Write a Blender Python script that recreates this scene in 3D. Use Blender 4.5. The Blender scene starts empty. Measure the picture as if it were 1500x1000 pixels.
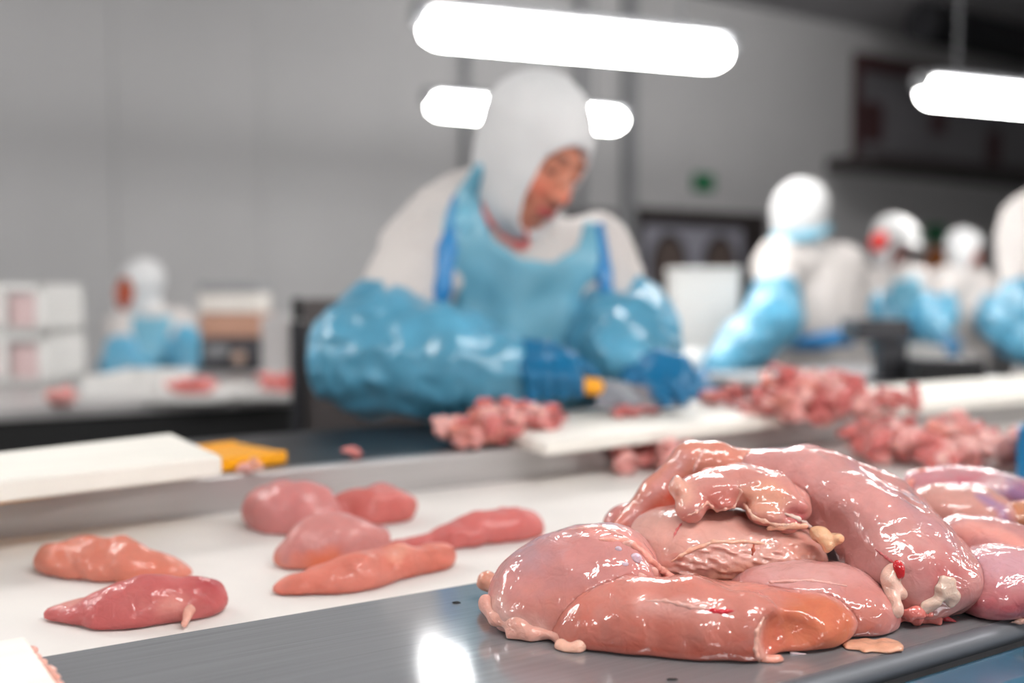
import bpy, math, random
import numpy as np
from mathutils import Vector, Matrix

# ------------------------------------------------------------------ camera
CAM = np.array([0.0, 0.0, 1.13])          # the lens is 23 cm above the steel work plate
YAW, PITCH, LENS = math.radians(31.0), math.radians(2.75), 35.0
FPX = 1500 * LENS / 36.0
F = np.array([math.sin(YAW)*math.cos(PITCH), math.cos(YAW)*math.cos(PITCH), -math.sin(PITCH)])
R = np.array([math.cos(YAW), -math.sin(YAW), 0.0])
U = np.cross(R, F)
HF = np.array([math.sin(YAW), math.cos(YAW), 0.0])    # level forward
Z = np.array([0.0, 0.0, 1.0])
scene = bpy.context.scene
COL = scene.collection
cd = bpy.data.cameras.new('camera'); cam = bpy.data.objects.new('camera', cd); COL.objects.link(cam)
cam.matrix_world = Matrix(((R[0], U[0], -F[0], CAM[0]), (R[1], U[1], -F[1], CAM[1]), (R[2], U[2], -F[2], CAM[2]), (0, 0, 0, 1)))
cd.lens = LENS; cd.sensor_width = 36.0; cd.clip_start = 0.02; cd.clip_end = 60
cd.dof.use_dof = True; cd.dof.focus_distance = 0.68; cd.dof.aperture_fstop = 2.4
scene.camera = cam
# ------------------------------------------------------------------ world and exposure (a closed room: its lamps light it)
w = bpy.data.worlds.new('world'); scene.world = w; w.use_nodes = True
w.node_tree.nodes['Background'].inputs[0].default_value = (0.6, 0.62, 0.65, 1)
w.node_tree.nodes['Background'].inputs[1].default_value = 0.15
vs = scene.view_settings
vs.view_transform = 'Standard'; vs.look = 'None'; vs.gamma = 1.0; vs.use_curve_mapping = False
vs.exposure = 0.0
LAMP_STRENGTH = 34.0

# ------------------------------------------------------------------ helpers
random.seed(7); RNG = np.random.default_rng(7)
def P(px, py, d): return CAM + d*(F + (px-750)/FPX*R - (py-500)/FPX*U)
def on_z(px, py, z):
    v = F + (px-750)/FPX*R - (py-500)/FPX*U
    return CAM + v*((z-CAM[2])/v[2])
def on_y(px, py, y):
    v = F + (px-750)/FPX*R - (py-500)/FPX*U
    return CAM + v*(y/v[1])
def lin(r, g, b):
    return tuple((c/255/12.92 if c/255 <= .04045 else ((c/255+.055)/1.055)**2.4) for c in (r, g, b))
def L(rgb): return np.array(lin(*rgb))

def _hash(i, j, k, s):
    h = (i.astype(np.int64)*374761393 + j.astype(np.int64)*668265263 + k.astype(np.int64)*2147483647 + s*974711) & 0xffffffff
    h = ((h ^ (h >> 13))*1274126177) & 0xffffffff
    h = h ^ (h >> 16)
    return (h & 0xffff)/32767.5 - 1.0
def noise(p, scale, seed=0):
    q = p/scale + 100.0
    i = np.floor(q); f = q - i; i = i.astype(np.int64); u = f*f*(3-2*f)
    out = 0
    for a in (0, 1):
        wx = u[:, 0] if a else 1-u[:, 0]
        for b in (0, 1):
            wy = u[:, 1] if b else 1-u[:, 1]
            for c in (0, 1):
                wz = u[:, 2] if c else 1-u[:, 2]
                out = out + wx*wy*wz*_hash(i[:, 0]+a, i[:, 1]+b, i[:, 2]+c, seed)
    return out
def smin(a, b, k):
    h = np.clip(.5+.5*(b-a)/k, 0, 1)
    return b + (a-b)*h - k*h*(1-h)
def smax(a, b, k): return -smin(-a, -b, k)
def axes(roll=0, yaw=0, pitch=0, base=None):
    """rows: local x (right), y (away), z (up); roll tilts in the picture plane, counter-clockwise"""
    B = np.array([R, HF, Z]) if base is None else np.array(base)
    m = Matrix.Rotation(math.radians(yaw), 3, 'Z') @ Matrix.Rotation(math.radians(-roll), 3, 'Y') @ Matrix.Rotation(math.radians(pitch), 3, 'X')
    return (np.array(m).T) @ B
def ell(c, r, M=None):
    c = np.array(c); r = np.array(r); M = np.array([R, HF, Z]) if M is None else M
    def f(p):
        q = (p-c) @ M.T
        a = q/r; k0 = np.sqrt((a*a).sum(1)); b = a/r; k1 = np.sqrt((b*b).sum(1))
        return k0*(k0-1)/np.maximum(k1, 1e-6)
    return f, c-max(r), c+max(r)
def E(px, py, d, w, h, dep, roll=0, yaw=0, pitch=0):
    """ellipsoid whose half width and height are as seen at distance d, real half depth dep"""
    return ell(P(px, py, d), (w*d/FPX, dep, h*d/FPX), axes(roll, yaw, pitch))
def cone(a, b, ra, rb):
    a = np.array(a, float); b = np.array(b, float); ab = b-a; l2 = max((ab*ab).sum(), 1e-9)
    def f(p):
        t = np.clip(((p-a) @ ab)/l2, 0, 1)
        return np.sqrt(((p - a - t[:, None]*ab)**2).sum(1)) - (ra + (rb-ra)*t)
    m = max(ra, rb)
    return f, np.minimum(a, b)-m, np.maximum(a, b)+m
def chain(pts, rs): return [cone(pts[i], pts[i+1], rs[i], rs[i+1]) for i in range(len(pts)-1)]
def union(prims, k=0.01):
    fs = [q[0] for q in prims]
    lo = np.min([q[1] for q in prims], 0); hi = np.max([q[2] for q in prims], 0)
    def f(p):
        d = fs[0](p)
        for g in fs[1:]: d = smin(d, g(p), k)
        return d
    return f, lo-k, hi+k
def poly2(pts):
    pts = np.array(pts, float)
    def f(u, v):
        p = np.stack([u, v], 1); d = np.full(len(p), 1e9); s = np.ones(len(p))
        for i in range(len(pts)):
            a = pts[i]; b = pts[i-1]; e = b-a; q = p-a
            t = np.clip((q @ e)/max(e @ e, 1e-12), 0, 1)
            d = np.minimum(d, ((q - t[:, None]*e)**2).sum(1))
            c1 = p[:, 1] >= a[1]; c2 = p[:, 1] < b[1]; c3 = e[0]*q[:, 1] > e[1]*q[:, 0]
            flip = (c1 & c2 & c3) | (~c1 & ~c2 & ~c3)
            s = np.where(flip, -s, s)
        return s*np.sqrt(d)
    return f

def sdf_arrays(f, lo, hi, res):
    lo = np.array(lo)-2*res; hi = np.array(hi)+2*res
    B = 6
    nb = np.maximum(np.ceil((hi-lo)/(res*B)).astype(int), 1); n = nb*B
    g = np.stack(np.meshgrid(*[np.arange(m) for m in nb], indexing='ij'), -1).reshape(-1, 3)
    cv = f(lo + (g+.5)*B*res)
    near = np.abs(cv) < B*res*.87*1.7
    vals = np.repeat(np.repeat(np.repeat(np.where(cv < 0, -1., 1.).reshape(nb), B, 0), B, 1), B, 2)
    mask = np.repeat(np.repeat(np.repeat(near.reshape(nb), B, 0), B, 1), B, 2)
    idx = np.argwhere(mask)
    if len(idx): vals[mask] = f(lo + idx*res)
    vals[0] = vals[-1] = 1; vals[:, 0] = vals[:, -1] = 1; vals[:, :, 0] = vals[:, :, -1] = 1
    ins = vals < 0
    c = np.zeros(n-1, int)
    for a in (0, 1):
        for b in (0, 1):
            for e in (0, 1): c += ins[a:n[0]-1+a, b:n[1]-1+b, e:n[2]-1+e]
    act = np.argwhere((c > 0) & (c < 8))
    vid = np.full(n-1, -1, int); vid[tuple(act.T)] = np.arange(len(act))
    cor = [(a, b, e) for a in (0, 1) for b in (0, 1) for e in (0, 1)]
    cvs = np.stack([vals[act[:, 0]+a, act[:, 1]+b, act[:, 2]+e] for a, b, e in cor], 1)
    s = np.zeros((len(act), 3)); m = np.zeros(len(act))
    for i in range(8):
        for j in range(i+1, 8):
            if sum(abs(np.array(cor[i])-np.array(cor[j]))) != 1: continue
            x = (cvs[:, i] < 0) != (cvs[:, j] < 0)
            t = np.where(x, cvs[:, i]/np.where(x, cvs[:, i]-cvs[:, j], 1), 0)
            s += np.where(x[:, None], np.array(cor[i]) + t[:, None]*(np.array(cor[j])-np.array(cor[i])), 0); m += x
    V = lo + (act + s/m[:, None])*res
    Q = []
    for ax in range(3):
        o1, o2 = [(1, 2), (2, 0), (0, 1)][ax]
        sl0 = [slice(None)]*3; sl1 = [slice(None)]*3; sl0[ax] = slice(0, -1); sl1[ax] = slice(1, None)
        a = ins[tuple(sl0)]; b = ins[tuple(sl1)]
        ed = np.argwhere(a != b)
        if not len(ed): continue
        ed = ed[(ed[:, o1] > 0) & (ed[:, o2] > 0) & (ed[:, o1] < n[o1]-1) & (ed[:, o2] < n[o2]-1)]
        A = a[tuple(ed.T)]
        def cell(d1, d2):
            q = ed.copy(); q[:, o1] += d1; q[:, o2] += d2
            return vid[tuple(q.T)]
        q = np.stack([cell(-1, -1), cell(0, -1), cell(0, 0), cell(-1, 0)], 1)
        q[~A] = q[~A][:, ::-1]
        Q.append(q)
    Q = np.concatenate(Q) if Q else np.zeros((0, 4), int)
    Q = Q[(Q >= 0).all(1)]
    return V, Q

def link(name, me, mat, parent=None, loc=None):
    o = bpy.data.objects.new(name, me); COL.objects.link(o)
    if mat is not None and not me.materials: me.materials.append(mat)
    if loc is not None: o.location = loc
    if parent is not None:
        o.parent = parent
        o.matrix_parent_inverse = (Matrix.Translation(parent.location) @ parent.rotation_euler.to_matrix().to_4x4()).inverted()
    return o
def sdf_obj(name, f, lo, hi, res, mat, parent=None, col=None, M=None):
    V, Q = sdf_arrays(f, lo, hi, res)
    o0 = (V.min(0)+V.max(0))/2 if len(V) else np.zeros(3)
    me = bpy.data.meshes.new(name)
    W = V - o0
    if M is not None: W = W @ np.array(M).T
    me.vertices.add(len(V)); me.vertices.foreach_set('co', W.astype(np.float32).ravel())
    me.loops.add(len(Q)*4); me.loops.foreach_set('vertex_index', Q.astype(np.int32).ravel())
    me.polygons.add(len(Q)); me.polygons.foreach_set('loop_start', np.arange(0, len(Q)*4, 4, dtype=np.int32))
    me.polygons.foreach_set('use_smooth', np.ones(len(Q), bool))
    me.update(calc_edges=True); me.validate()
    if col is not None:
        a = me.attributes.new('Col', 'FLOAT_COLOR', 'POINT')
        c = np.ones((len(V), 4), np.float32); q = col(V); c[:, :q.shape[1]] = q
        a.data.foreach_set('color', c.ravel())
    ob = link(name, me, mat, parent, Vector(o0))
    if M is not None:
        m = Matrix([list(r) for r in np.array(M).T])
        ob.rotation_euler = m.to_euler()
    return ob
def tag(o, label, cat, group=None, kind=None):
    if label: o['label'] = label
    if cat: o['category'] = cat
    if group: o['group'] = group
    if kind: o['kind'] = kind
    return o
def empty(name, loc):
    o = bpy.data.objects.new(name, None); COL.objects.link(o); o.location = Vector(loc); o.empty_display_size = .1
    return o

class MB:
    """collects boxes, prisms and tubes for ONE mesh"""
    def __init__(s): s.v = []; s.f = []; s.sm = []
    def add(s, v, f, smooth=False):
        k = len(s.v); s.v += [tuple(map(float, q)) for q in v]; s.f += [[k+i for i in q] for q in f]; s.sm += [smooth]*len(f); return s
    def box(s, a, b):
        (x0, y0, z0), (x1, y1, z1) = a, b
        x0, x1 = sorted((x0, x1)); y0, y1 = sorted((y0, y1)); z0, z1 = sorted((z0, z1))
        return s.add([(x0, y0, z0), (x1, y0, z0), (x1, y1, z0), (x0, y1, z0), (x0, y0, z1), (x1, y0, z1), (x1, y1, z1), (x0, y1, z1)],
                     [(0, 3, 2, 1), (4, 5, 6, 7), (0, 1, 5, 4), (1, 2, 6, 5), (2, 3, 7, 6), (3, 0, 4, 7)])
    def obox(s, c, h, ax):
        c = np.array(c); ax = np.array(ax)
        v = [c + (i*h[0])*ax[0] + (j*h[1])*ax[1] + (k*h[2])*ax[2] for k in (-1, 1) for j in (-1, 1) for i in (-1, 1)]
        return s.add(v, [(0, 2, 3, 1), (4, 5, 7, 6), (0, 1, 5, 4), (1, 3, 7, 5), (3, 2, 6, 7), (2, 0, 4, 6)])
    def prism(s, pts, d):
        pts = [np.array(q, float) for q in pts]; d = np.array(d, float); n = len(pts)
        s.add(pts + [q+d for q in pts], [list(range(n))[::-1], list(range(n, 2*n))] + [(i, (i+1) % n, n+(i+1) % n, n+i) for i in range(n)])
        return s
    def tube(s, pts, r, n=10, cap=True, rs=None):
        pts = [np.array(q, float) for q in pts]; k0 = len(s.v); V = []; fs = []
        for i, q in enumerate(pts):
            t = pts[min(i+1, len(pts)-1)]-pts[max(i-1, 0)]; t = t/np.linalg.norm(t)
            u = np.cross(t, Z if abs(t[2]) < .9 else R); u /= np.linalg.norm(u); v = np.cross(t, u)
            rr = rs[i] if rs else r
            V += [q + rr*(math.cos(a)*u + math.sin(a)*v) for a in np.arange(n)*2*math.pi/n]
        for i in range(len(pts)-1):
            for j in range(n): fs.append((i*n+j, i*n+(j+1) % n, (i+1)*n+(j+1) % n, (i+1)*n+j))
        s.add(V, fs, True)
        if cap:
            m = (len(pts)-1)*n
            s.add(V, [list(range(n))[::-1], [m+j for j in range(n)]])
        return s
    def build(s, name, mat, parent=None, bevel=0, origin=None):
        v = np.array(s.v); o0 = (v.min(0)+v.max(0))/2 if origin is None else np.array(origin)
        me = bpy.data.meshes.new(name); me.from_pydata([tuple(q) for q in v-o0], [], s.f); me.update()
        me.polygons.foreach_set('use_smooth', s.sm)
        o = link(name, me, mat, parent, Vector(o0))
        if bevel:
            m = o.modifiers.new('bevel', 'BEVEL'); m.width = bevel; m.segments = 3; m.limit_method = 'ANGLE'
            m.harden_normals = True
        return o
def box(name, a, b, mat, parent=None, bevel=0): return MB().box(a, b).build(name, mat, parent, bevel)

# ------------------------------------------------------------------ materials
def new_mat(name):
    m = bpy.data.materials.new(name); m.use_nodes = True
    return m, m.node_tree, m.node_tree.nodes['Principled BSDF']
def plain(name, rgb, rough=.5, metal=0., var=.08, scale=6., bump=0., bscale=60., coat=0., spec=.5, trans=0., stretch=None, rough_var=0., sss=0.):
    m, nt, b = new_mat(name); N = nt.nodes; K = nt.links
    tc = N.new('ShaderNodeTexCoord'); src = tc.outputs['Object']
    if stretch:
        mp = N.new('ShaderNodeMapping'); mp.inputs['Scale'].default_value = stretch; K.new(src, mp.inputs[0]); src = mp.outputs[0]
    nz = N.new('ShaderNodeTexNoise'); nz.inputs['Scale'].default_value = scale; nz.inputs['Detail'].default_value = 4; K.new(src, nz.inputs['Vector'])
    rp = N.new('ShaderNodeValToRGB'); c = np.array(lin(*rgb))
    rp.color_ramp.elements[0].position = .3; rp.color_ramp.elements[1].position = .7
    rp.color_ramp.elements[0].color = (*(c*(1-var)), 1); rp.color_ramp.elements[1].color = (*np.minimum(c*(1+var), 1), 1)
    K.new(nz.outputs['Fac'], rp.inputs[0]); K.new(rp.outputs[0], b.inputs['Base Color'])
    b.inputs['Roughness'].default_value = rough; b.inputs['Metallic'].default_value = metal
    b.inputs['Coat Weight'].default_value = coat; b.inputs['Coat Roughness'].default_value = .1
    b.inputs['Specular IOR Level'].default_value = spec
    if sss: b.inputs['Subsurface Weight'].default_value = sss; b.inputs['Subsurface Scale'].default_value = .02
    if rough_var:
        mr = N.new('ShaderNodeMapRange'); mr.inputs['To Min'].default_value = rough-rough_var; mr.inputs['To Max'].default_value = rough+rough_var
        K.new(nz.outputs['Fac'], mr.inputs['Value']); K.new(mr.outputs[0], b.inputs['Roughness'])
    if bump:
        n2 = N.new('ShaderNodeTexNoise'); n2.inputs['Scale'].default_value = bscale; n2.inputs['Detail'].default_value = 3; K.new(src, n2.inputs['Vector'])
        bp = N.new('ShaderNodeBump'); bp.inputs['Strength'].default_value = bump; bp.inputs['Distance'].default_value = .01
        K.new(n2.outputs['Fac'], bp.inputs['Height']); K.new(bp.outputs[0], b.inputs['Normal'])
    return m
def meat_mat(name, wet=1.0, bscale=85., bstr=.34, tint=(.87, .82, .875)):
    m, nt, b = new_mat(name); N = nt.nodes; K = nt.links
    at = N.new('ShaderNodeAttribute'); at.attribute_name = 'Col'
    tc = N.new('ShaderNodeTexCoord')
    mp = N.new('ShaderNodeMapping'); mp.inputs['Scale'].default_value = (.35, 1, 1); K.new(tc.outputs['Object'], mp.inputs[0])
    fib = N.new('ShaderNodeTexNoise'); fib.inputs['Scale'].default_value = 420; fib.inputs['Detail'].default_value = 3; fib.inputs['Distortion'].default_value = .6
    K.new(mp.outputs[0], fib.inputs['Vector'])
    blot = N.new('ShaderNodeTexNoise'); blot.inputs['Scale'].default_value = 45; blot.inputs['Detail'].default_value = 4; K.new(tc.outputs['Object'], blot.inputs['Vector'])
    r1 = N.new('ShaderNodeMapRange'); r1.inputs['To Min'].default_value = .93; r1.inputs['To Max'].default_value = 1.06; K.new(fib.outputs['Fac'], r1.inputs['Value'])
    r2 = N.new('ShaderNodeMapRange'); r2.inputs['To Min'].default_value = .84; r2.inputs['To Max'].default_value = 1.16; K.new(blot.outputs['Fac'], r2.inputs['Value'])
    mu = N.new('ShaderNodeMath'); mu.operation = 'MULTIPLY'; K.new(r1.outputs[0], mu.inputs[0]); K.new(r2.outputs[0], mu.inputs[1])
    vm = N.new('ShaderNodeVectorMath'); vm.operation = 'SCALE'; K.new(at.outputs['Color'], vm.inputs[0]); K.new(mu.outputs[0], vm.inputs['Scale'])
    vt = N.new('ShaderNodeVectorMath'); vt.operation = 'MULTIPLY'; vt.inputs[1].default_value = tint
    K.new(vm.outputs[0], vt.inputs[0]); K.new(vt.outputs[0], b.inputs['Base Color'])
    b.inputs['Subsurface Weight'].default_value = .35
    b.inputs['Subsurface Radius'].default_value = (.8, .40, .32); b.inputs['Subsurface Scale'].default_value = .007
    b.inputs['Roughness'].default_value = .5; b.inputs['Specular IOR Level'].default_value = .12
    wm = N.new('ShaderNodeMath'); wm.operation = 'MULTIPLY'; wm.inputs[1].default_value = wet; K.new(at.outputs['Alpha'], wm.inputs[0]); K.new(wm.outputs[0], b.inputs['Coat Weight']); b.inputs['Coat Roughness'].default_value = .035; b.inputs['Coat IOR'].default_value = 1.55
    big = N.new('ShaderNodeTexNoise'); big.inputs['Scale'].default_value = bscale; big.inputs['Detail'].default_value = 2.0; big.inputs['Distortion'].default_value = .8
    K.new(tc.outputs['Object'], big.inputs['Vector'])
    bp = N.new('ShaderNodeBump'); bp.inputs['Strength'].default_value = bstr; bp.inputs['Distance'].default_value = .004
    K.new(big.outputs['Fac'], bp.inputs['Height'])
    b2 = N.new('ShaderNodeBump'); b2.inputs['Strength'].default_value = .10; b2.inputs['Distance'].default_value = .0015
    K.new(fib.outputs['Fac'], b2.inputs['Height']); K.new(bp.outputs[0], b2.inputs['Normal'])
    K.new(b2.outputs[0], b.inputs['Normal']); K.new(bp.outputs[0], b.inputs['Coat Normal'])
    return m
def brushed(name, rgb, rough=.3, stretch=(2, 120, 120), bump=.04):
    return plain(name, rgb, rough=rough, metal=1., var=.10, scale=3., bump=bump, bscale=8., stretch=stretch, rough_var=.06)
M = {}
M['wall'] = plain('white_wall_panel', (178, 177, 178), .55, var=.03, scale=1.2)
M['ceil'] = plain('grey_ceiling_panel', (150, 148, 151), .7, var=.05, scale=1.)
M['floor'] = plain('dark_floor_epoxy', (70, 71, 74), .4, var=.15, scale=3., bump=.1)
M['plate'] = plain('brushed_steel_plate', (148, 149, 153), .10, metal=.50, var=.10, scale=3., bump=.008, bscale=8., stretch=(2, 120, 120), rough_var=.03)
M['steel'] = plain('brushed_steel', (186, 184, 184), .34, metal=.6, var=.10, scale=3., bump=.04, bscale=8., stretch=(2, 120, 120), rough_var=.06)
M['edge_steel'] = plain('dull_edge_steel', (118, 120, 126), .42, metal=.5, var=.06, scale=4.)
M['steel_dark'] = brushed('dark_steel', (84, 84, 88), .42)
M['black'] = plain('black_plastic', (22, 22, 24), .5)
M['belt'] = plain('white_belt', (222, 217, 213), .75, var=.03, scale=14., bump=.03, bscale=300., spec=.25)
M['board'] = plain('white_cutting_board', (234, 230, 222), .6, var=.05, scale=9., bump=.05, bscale=120., stretch=(1, 6, 1))
M['yellow'] = plain('yellow_plastic', (250, 170, 12), .35, var=.06)
M['blade'] = plain('blade_steel', (170, 178, 188), .25, metal=1.)
M['coat'] = plain('white_coat_cloth', (204, 198, 195), .8, var=.05, scale=8., bump=.25, bscale=25.)
M['hood'] = plain('white_knit_hood', (212, 212, 213), .85, var=.03, scale=20., bump=.25, bscale=160.)
M['apron'] = plain('light_blue_plastic', (112, 174, 198), .34, var=.2, scale=7., bump=.6, bscale=16., coat=.3)
M['apron_edge'] = plain('deep_blue_plastic', (38, 128, 190), .36, var=.12, scale=14., bump=.3, bscale=22., coat=.3)
M['glove'] = plain('blue_rubber_glove', (8, 104, 150), .4, var=.14, scale=18., bump=.3, bscale=60.)
M['sleeve'] = plain('blue_plastic_sleeve', (88, 160, 192), .32, var=.24, scale=11., bump=.8, bscale=14., coat=.4)
M['pants'] = plain('white_trousers', (205, 204, 203), .8)
M['boot'] = plain('white_rubber_boot', (210, 210, 208), .4)
M['red'] = plain('red_ear_muff', (226, 34, 26), .4)
M['helmet'] = plain('white_helmet', (206, 206, 206), .25, coat=.5)
M['cord'] = plain('coral_cord', (232, 128, 122), .6)
M['crate'] = plain('white_crate_plastic', (204, 203, 201), .5, var=.03)
M['crate_pink'] = plain('pale_pink_crate', (190, 166, 166), .5, var=.06)
M['crate_warm'] = plain('tan_tray', (172, 146, 132), .5)
M['green'] = plain('green_sign', (20, 106, 66), .5)
M['door'] = plain('lavender_grey_door', (150, 149, 160), .5, var=.04)
M['frame_dark'] = plain('dark_door_frame', (52, 46, 46), .5)
M['pane'] = plain('dim_door_glass', (98, 86, 82), .15)
M['win'] = plain('dim_window_glass', (112, 110, 114), .2, var=.12, scale=1.5)
M['maroon'] = plain('maroon_frame', (70, 44, 46), .5)
M['partition'] = plain('grey_partition', (98, 92, 92), .4, metal=.3, var=.1, scale=2.)
M['pipe'] = plain('grey_pipe', (128, 129, 132), .45)
M['housing'] = plain('lamp_housing', (120, 121, 124), .5)
M['blue_reflection'] = plain('painted_blue_reflection', (58, 98, 122), .24, coat=.5, var=.12)  # the rolled edge's blue reflection, put into a colour
M['orange'] = plain('orange_box', (176, 98, 30), .5)
M['tan'] = plain('machine_cream', (205, 200, 194), .5)
M['brownp'] = plain('machine_tan_panel', (170, 128, 108), .5)
M['meat'] = meat_mat('raw_chicken')
M['meat_far'] = meat_mat('raw_chicken_far', .35, 110., .3, (.94, .89, .93))
M['fat'] = meat_mat('raw_fat', .7, 180., .3, (.95, .92, .92))
def skin_mat():
    m, nt, b = new_mat('skin'); at = nt.nodes.new('ShaderNodeAttribute'); at.attribute_name = 'Col'
    nt.links.new(at.outputs['Color'], b.inputs['Base Color']); b.inputs['Roughness'].default_value = .5
    b.inputs['Subsurface Weight'].default_value = .2; b.inputs['Subsurface Scale'].default_value = .006; b.inputs['Subsurface Radius'].default_value = (1, .4, .25)
    return m
M['skin'] = skin_mat()
def lamp_mat():
    m, nt, b = new_mat('lit_diffuser')
    b.inputs['Base Color'].default_value = (.9, .9, .9, 1); b.inputs['Emission Color'].default_value = (1, .985, .955, 1)
    b.inputs['Emission Strength'].default_value = LAMP_STRENGTH
    return m
M['lamp'] = lamp_mat()

#@@ SETTING
# ------------------------------------------------------------------ the room
X0, X1, Y0, Y1, HC = -4.5, 17.0, -5.0, 8.5, 4.4
def struct(o): o['kind'] = 'structure'; return o
struct(box('floor', (X0-.2, Y0-.2, -.2), (X1+.2, Y1+.2, 0), M['floor']))
struct(box('ceiling', (X0-.2, Y0-.2, HC), (X1+.2, Y1+.2, HC+.2), M['ceil']))
struct(box('wall_left', (X0-.2, Y0, 0), (X0, Y1, HC), M['wall']))
struct(box('wall_right', (X1, Y0, 0), (X1+.2, Y1, HC), M['wall']))
struct(box('wall_front', (X0, Y0-.2, 0), (X1, Y0, HC), M['wall']))
wb = struct(box('wall_back', (X0, Y1+.02, 0), (X1, Y1+.2, HC), M['frame_dark']))
WX0, WX1, WZ0, WZ1 = 9.98, 15.2, 2.78, 4.1      # high window opening
DX0, DX1, DZ = 6.65, 8.46, 1.99                 # doorway
px_ = X0; k = 0
while px_ < X1-.01:                              # the wall is clad in tall white panels
    nx = min(px_+1.18, X1)
    segs = []
    for (a, b, z0, z1) in [(px_, nx, 0, HC)]:
        cuts = sorted({a, b} | {c for c in (DX0, DX1, WX0, WX1) if a < c < b})
        for i in range(len(cuts)-1):
            m_ = (cuts[i]+cuts[i+1])/2
            zs = (DZ, HC) if DX0 < m_ < DX1 else None
            if WX0 < m_ < WX1: segs += [(cuts[i], cuts[i+1], 0, WZ0), (cuts[i], cuts[i+1], WZ1, HC)]
            elif zs: segs.append((cuts[i], cuts[i+1], *zs))
            else: segs.append((cuts[i], cuts[i+1], 0, HC))
    mb = MB()
    for (a, b, z0, z1) in segs: mb.box((a+.003, Y1-.03, z0), (b-.003, Y1+.02, z1))
    mb.build('wall_panel', M['wall'], wb)
    px_ = nx
# double swing door with oval windows
d_ = struct(empty('door_1', (DX0, Y1, 0)))
fr = MB().box((DX0-.06, Y1-.07, 0), (DX0+.05, Y1-.03, DZ+.06)).box((DX1-.05, Y1-.07, 0), (DX1+.06, Y1-.03, DZ+.06)).box((DX0+.05, Y1-.07, DZ-.1), (DX1-.05, Y1-.03, DZ+.06))
fr.build('door_frame', M['frame_dark'], d_)
mid = (DX0+DX1)/2 - .08
for (a, b) in ((DX0+.06, mid-.005), (mid+.005, DX1-.28)):
    leaf = box('door_leaf', (a, Y1-.025, .02), (b, Y1+.012, DZ-.12), M['door'], d_)
    c = np.array([(a+b)/2, Y1-.03, 1.42])
    def ring(rx, rz, dy): return [c + np.array([rx*math.cos(t), dy, rz*math.sin(t)]) for t in np.arange(20)*math.pi/10]
    MB().prism(ring(.27, .38, -.012), (0, .015, 0)).build('window_rim', M['steel_dark'], leaf)
    MB().prism(ring(.21, .32, -.02), (0, .012, 0)).build('pane', M['pane'], leaf)
box('side_gap', (DX1-.275, Y1-.025, .02), (DX1-.055, Y1+.012, DZ-.12), M['frame_dark'], d_)
# dim opening left of the door
o = struct(empty('window_2', (5.85, Y1, 1.2)))
box('window_frame', (5.7, Y1-.06, 1.15), (6.35, Y1-.032, 2.0), M['frame_dark'], o)
box('pane', (5.76, Y1-.07, 1.2), (6.29, Y1-.06, 1.94), M['pane'], o)
# high gallery window
o = struct(empty('window_1', (WX0, Y1, WZ0)))
box('pane', (WX0+.1, Y1-.01, WZ0+.05), (WX1-.1, Y1+.01, WZ1-.05), M['win'], o)
MB().box((WX0, Y1-.06, WZ0), (WX0+.14, Y1+.01, WZ1)).box((WX1-.1, Y1-.06, WZ0), (WX1, Y1+.01, WZ1)).box((WX0+.14, Y1-.06, WZ1-.2), (WX1-.1, Y1+.01, WZ1)).build('window_frame', M['maroon'], o)
MB().box((WX0-.45, Y1-.75, WZ0-.16), (WX1+.3, Y1-.035, WZ0-.02)).build('window_sill', M['frame_dark'], o)
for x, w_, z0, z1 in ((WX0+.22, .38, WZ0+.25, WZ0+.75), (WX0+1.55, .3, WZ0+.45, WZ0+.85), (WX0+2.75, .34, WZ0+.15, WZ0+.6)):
    box('reddish_poster', (x, Y1-.014, z0), (x+w_, Y1-.0105, z1), M['maroon'], o)  # reddish posters in the gallery window
#@@ FIXTURES
t = box('exit_sign', (7.42, Y1-.07, 2.27), (7.70, Y1-.03, 2.46), M['green']); tag(t, 'small green exit sign on the wall above the double door', 'sign')
pt = on_y(1366, 342, Y1)
t = box('exit_sign', (pt[0]-.2, Y1-.07, pt[2]-.11), (pt[0]+.2, Y1-.03, pt[2]+.11), M['green']); tag(t, 'dim green sign on the wall behind the ear-muff worker', 'sign')
pt = on_y(1366, 386, Y1)
t = MB().box((pt[0]-.17, Y1-.25, pt[2]-.2), (pt[0]+.17, Y1-.03, pt[2]+.2)).build('wall_cabinet', M['orange'], bevel=.02); tag(t, 'small orange box mounted on the wall below the dim green sign', 'box')
for (px, wd) in ((922, .075), (851, .05), (684, .035)):
    b_ = on_y(px, 300, Y1-.1)
    t = MB().tube([(b_[0], Y1-.1, .0), (b_[0], Y1-.1, HC)], wd, 12).build('wall_pipe', M['pipe'])
    tag(t, {922: 'thickest grey vertical pipe on the wall just left of the double door', 851: 'grey vertical pipe on the wall behind the hooded worker\'s head', 684: 'thin grey vertical pipe on the wall, leftmost of the three'}[px], 'pipe', 'wall pipes')
# round duct hanging over the gallery window
t = MB().tube([(9.6, 7.2, 4.12), (12.0, 7.2, 4.1), (15.0, 7.2, 4.1)], .22, 14).build('air_duct', M['steel_dark']); tag(t, 'dark round air duct hanging below the ceiling by the high window', 'duct')

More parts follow.
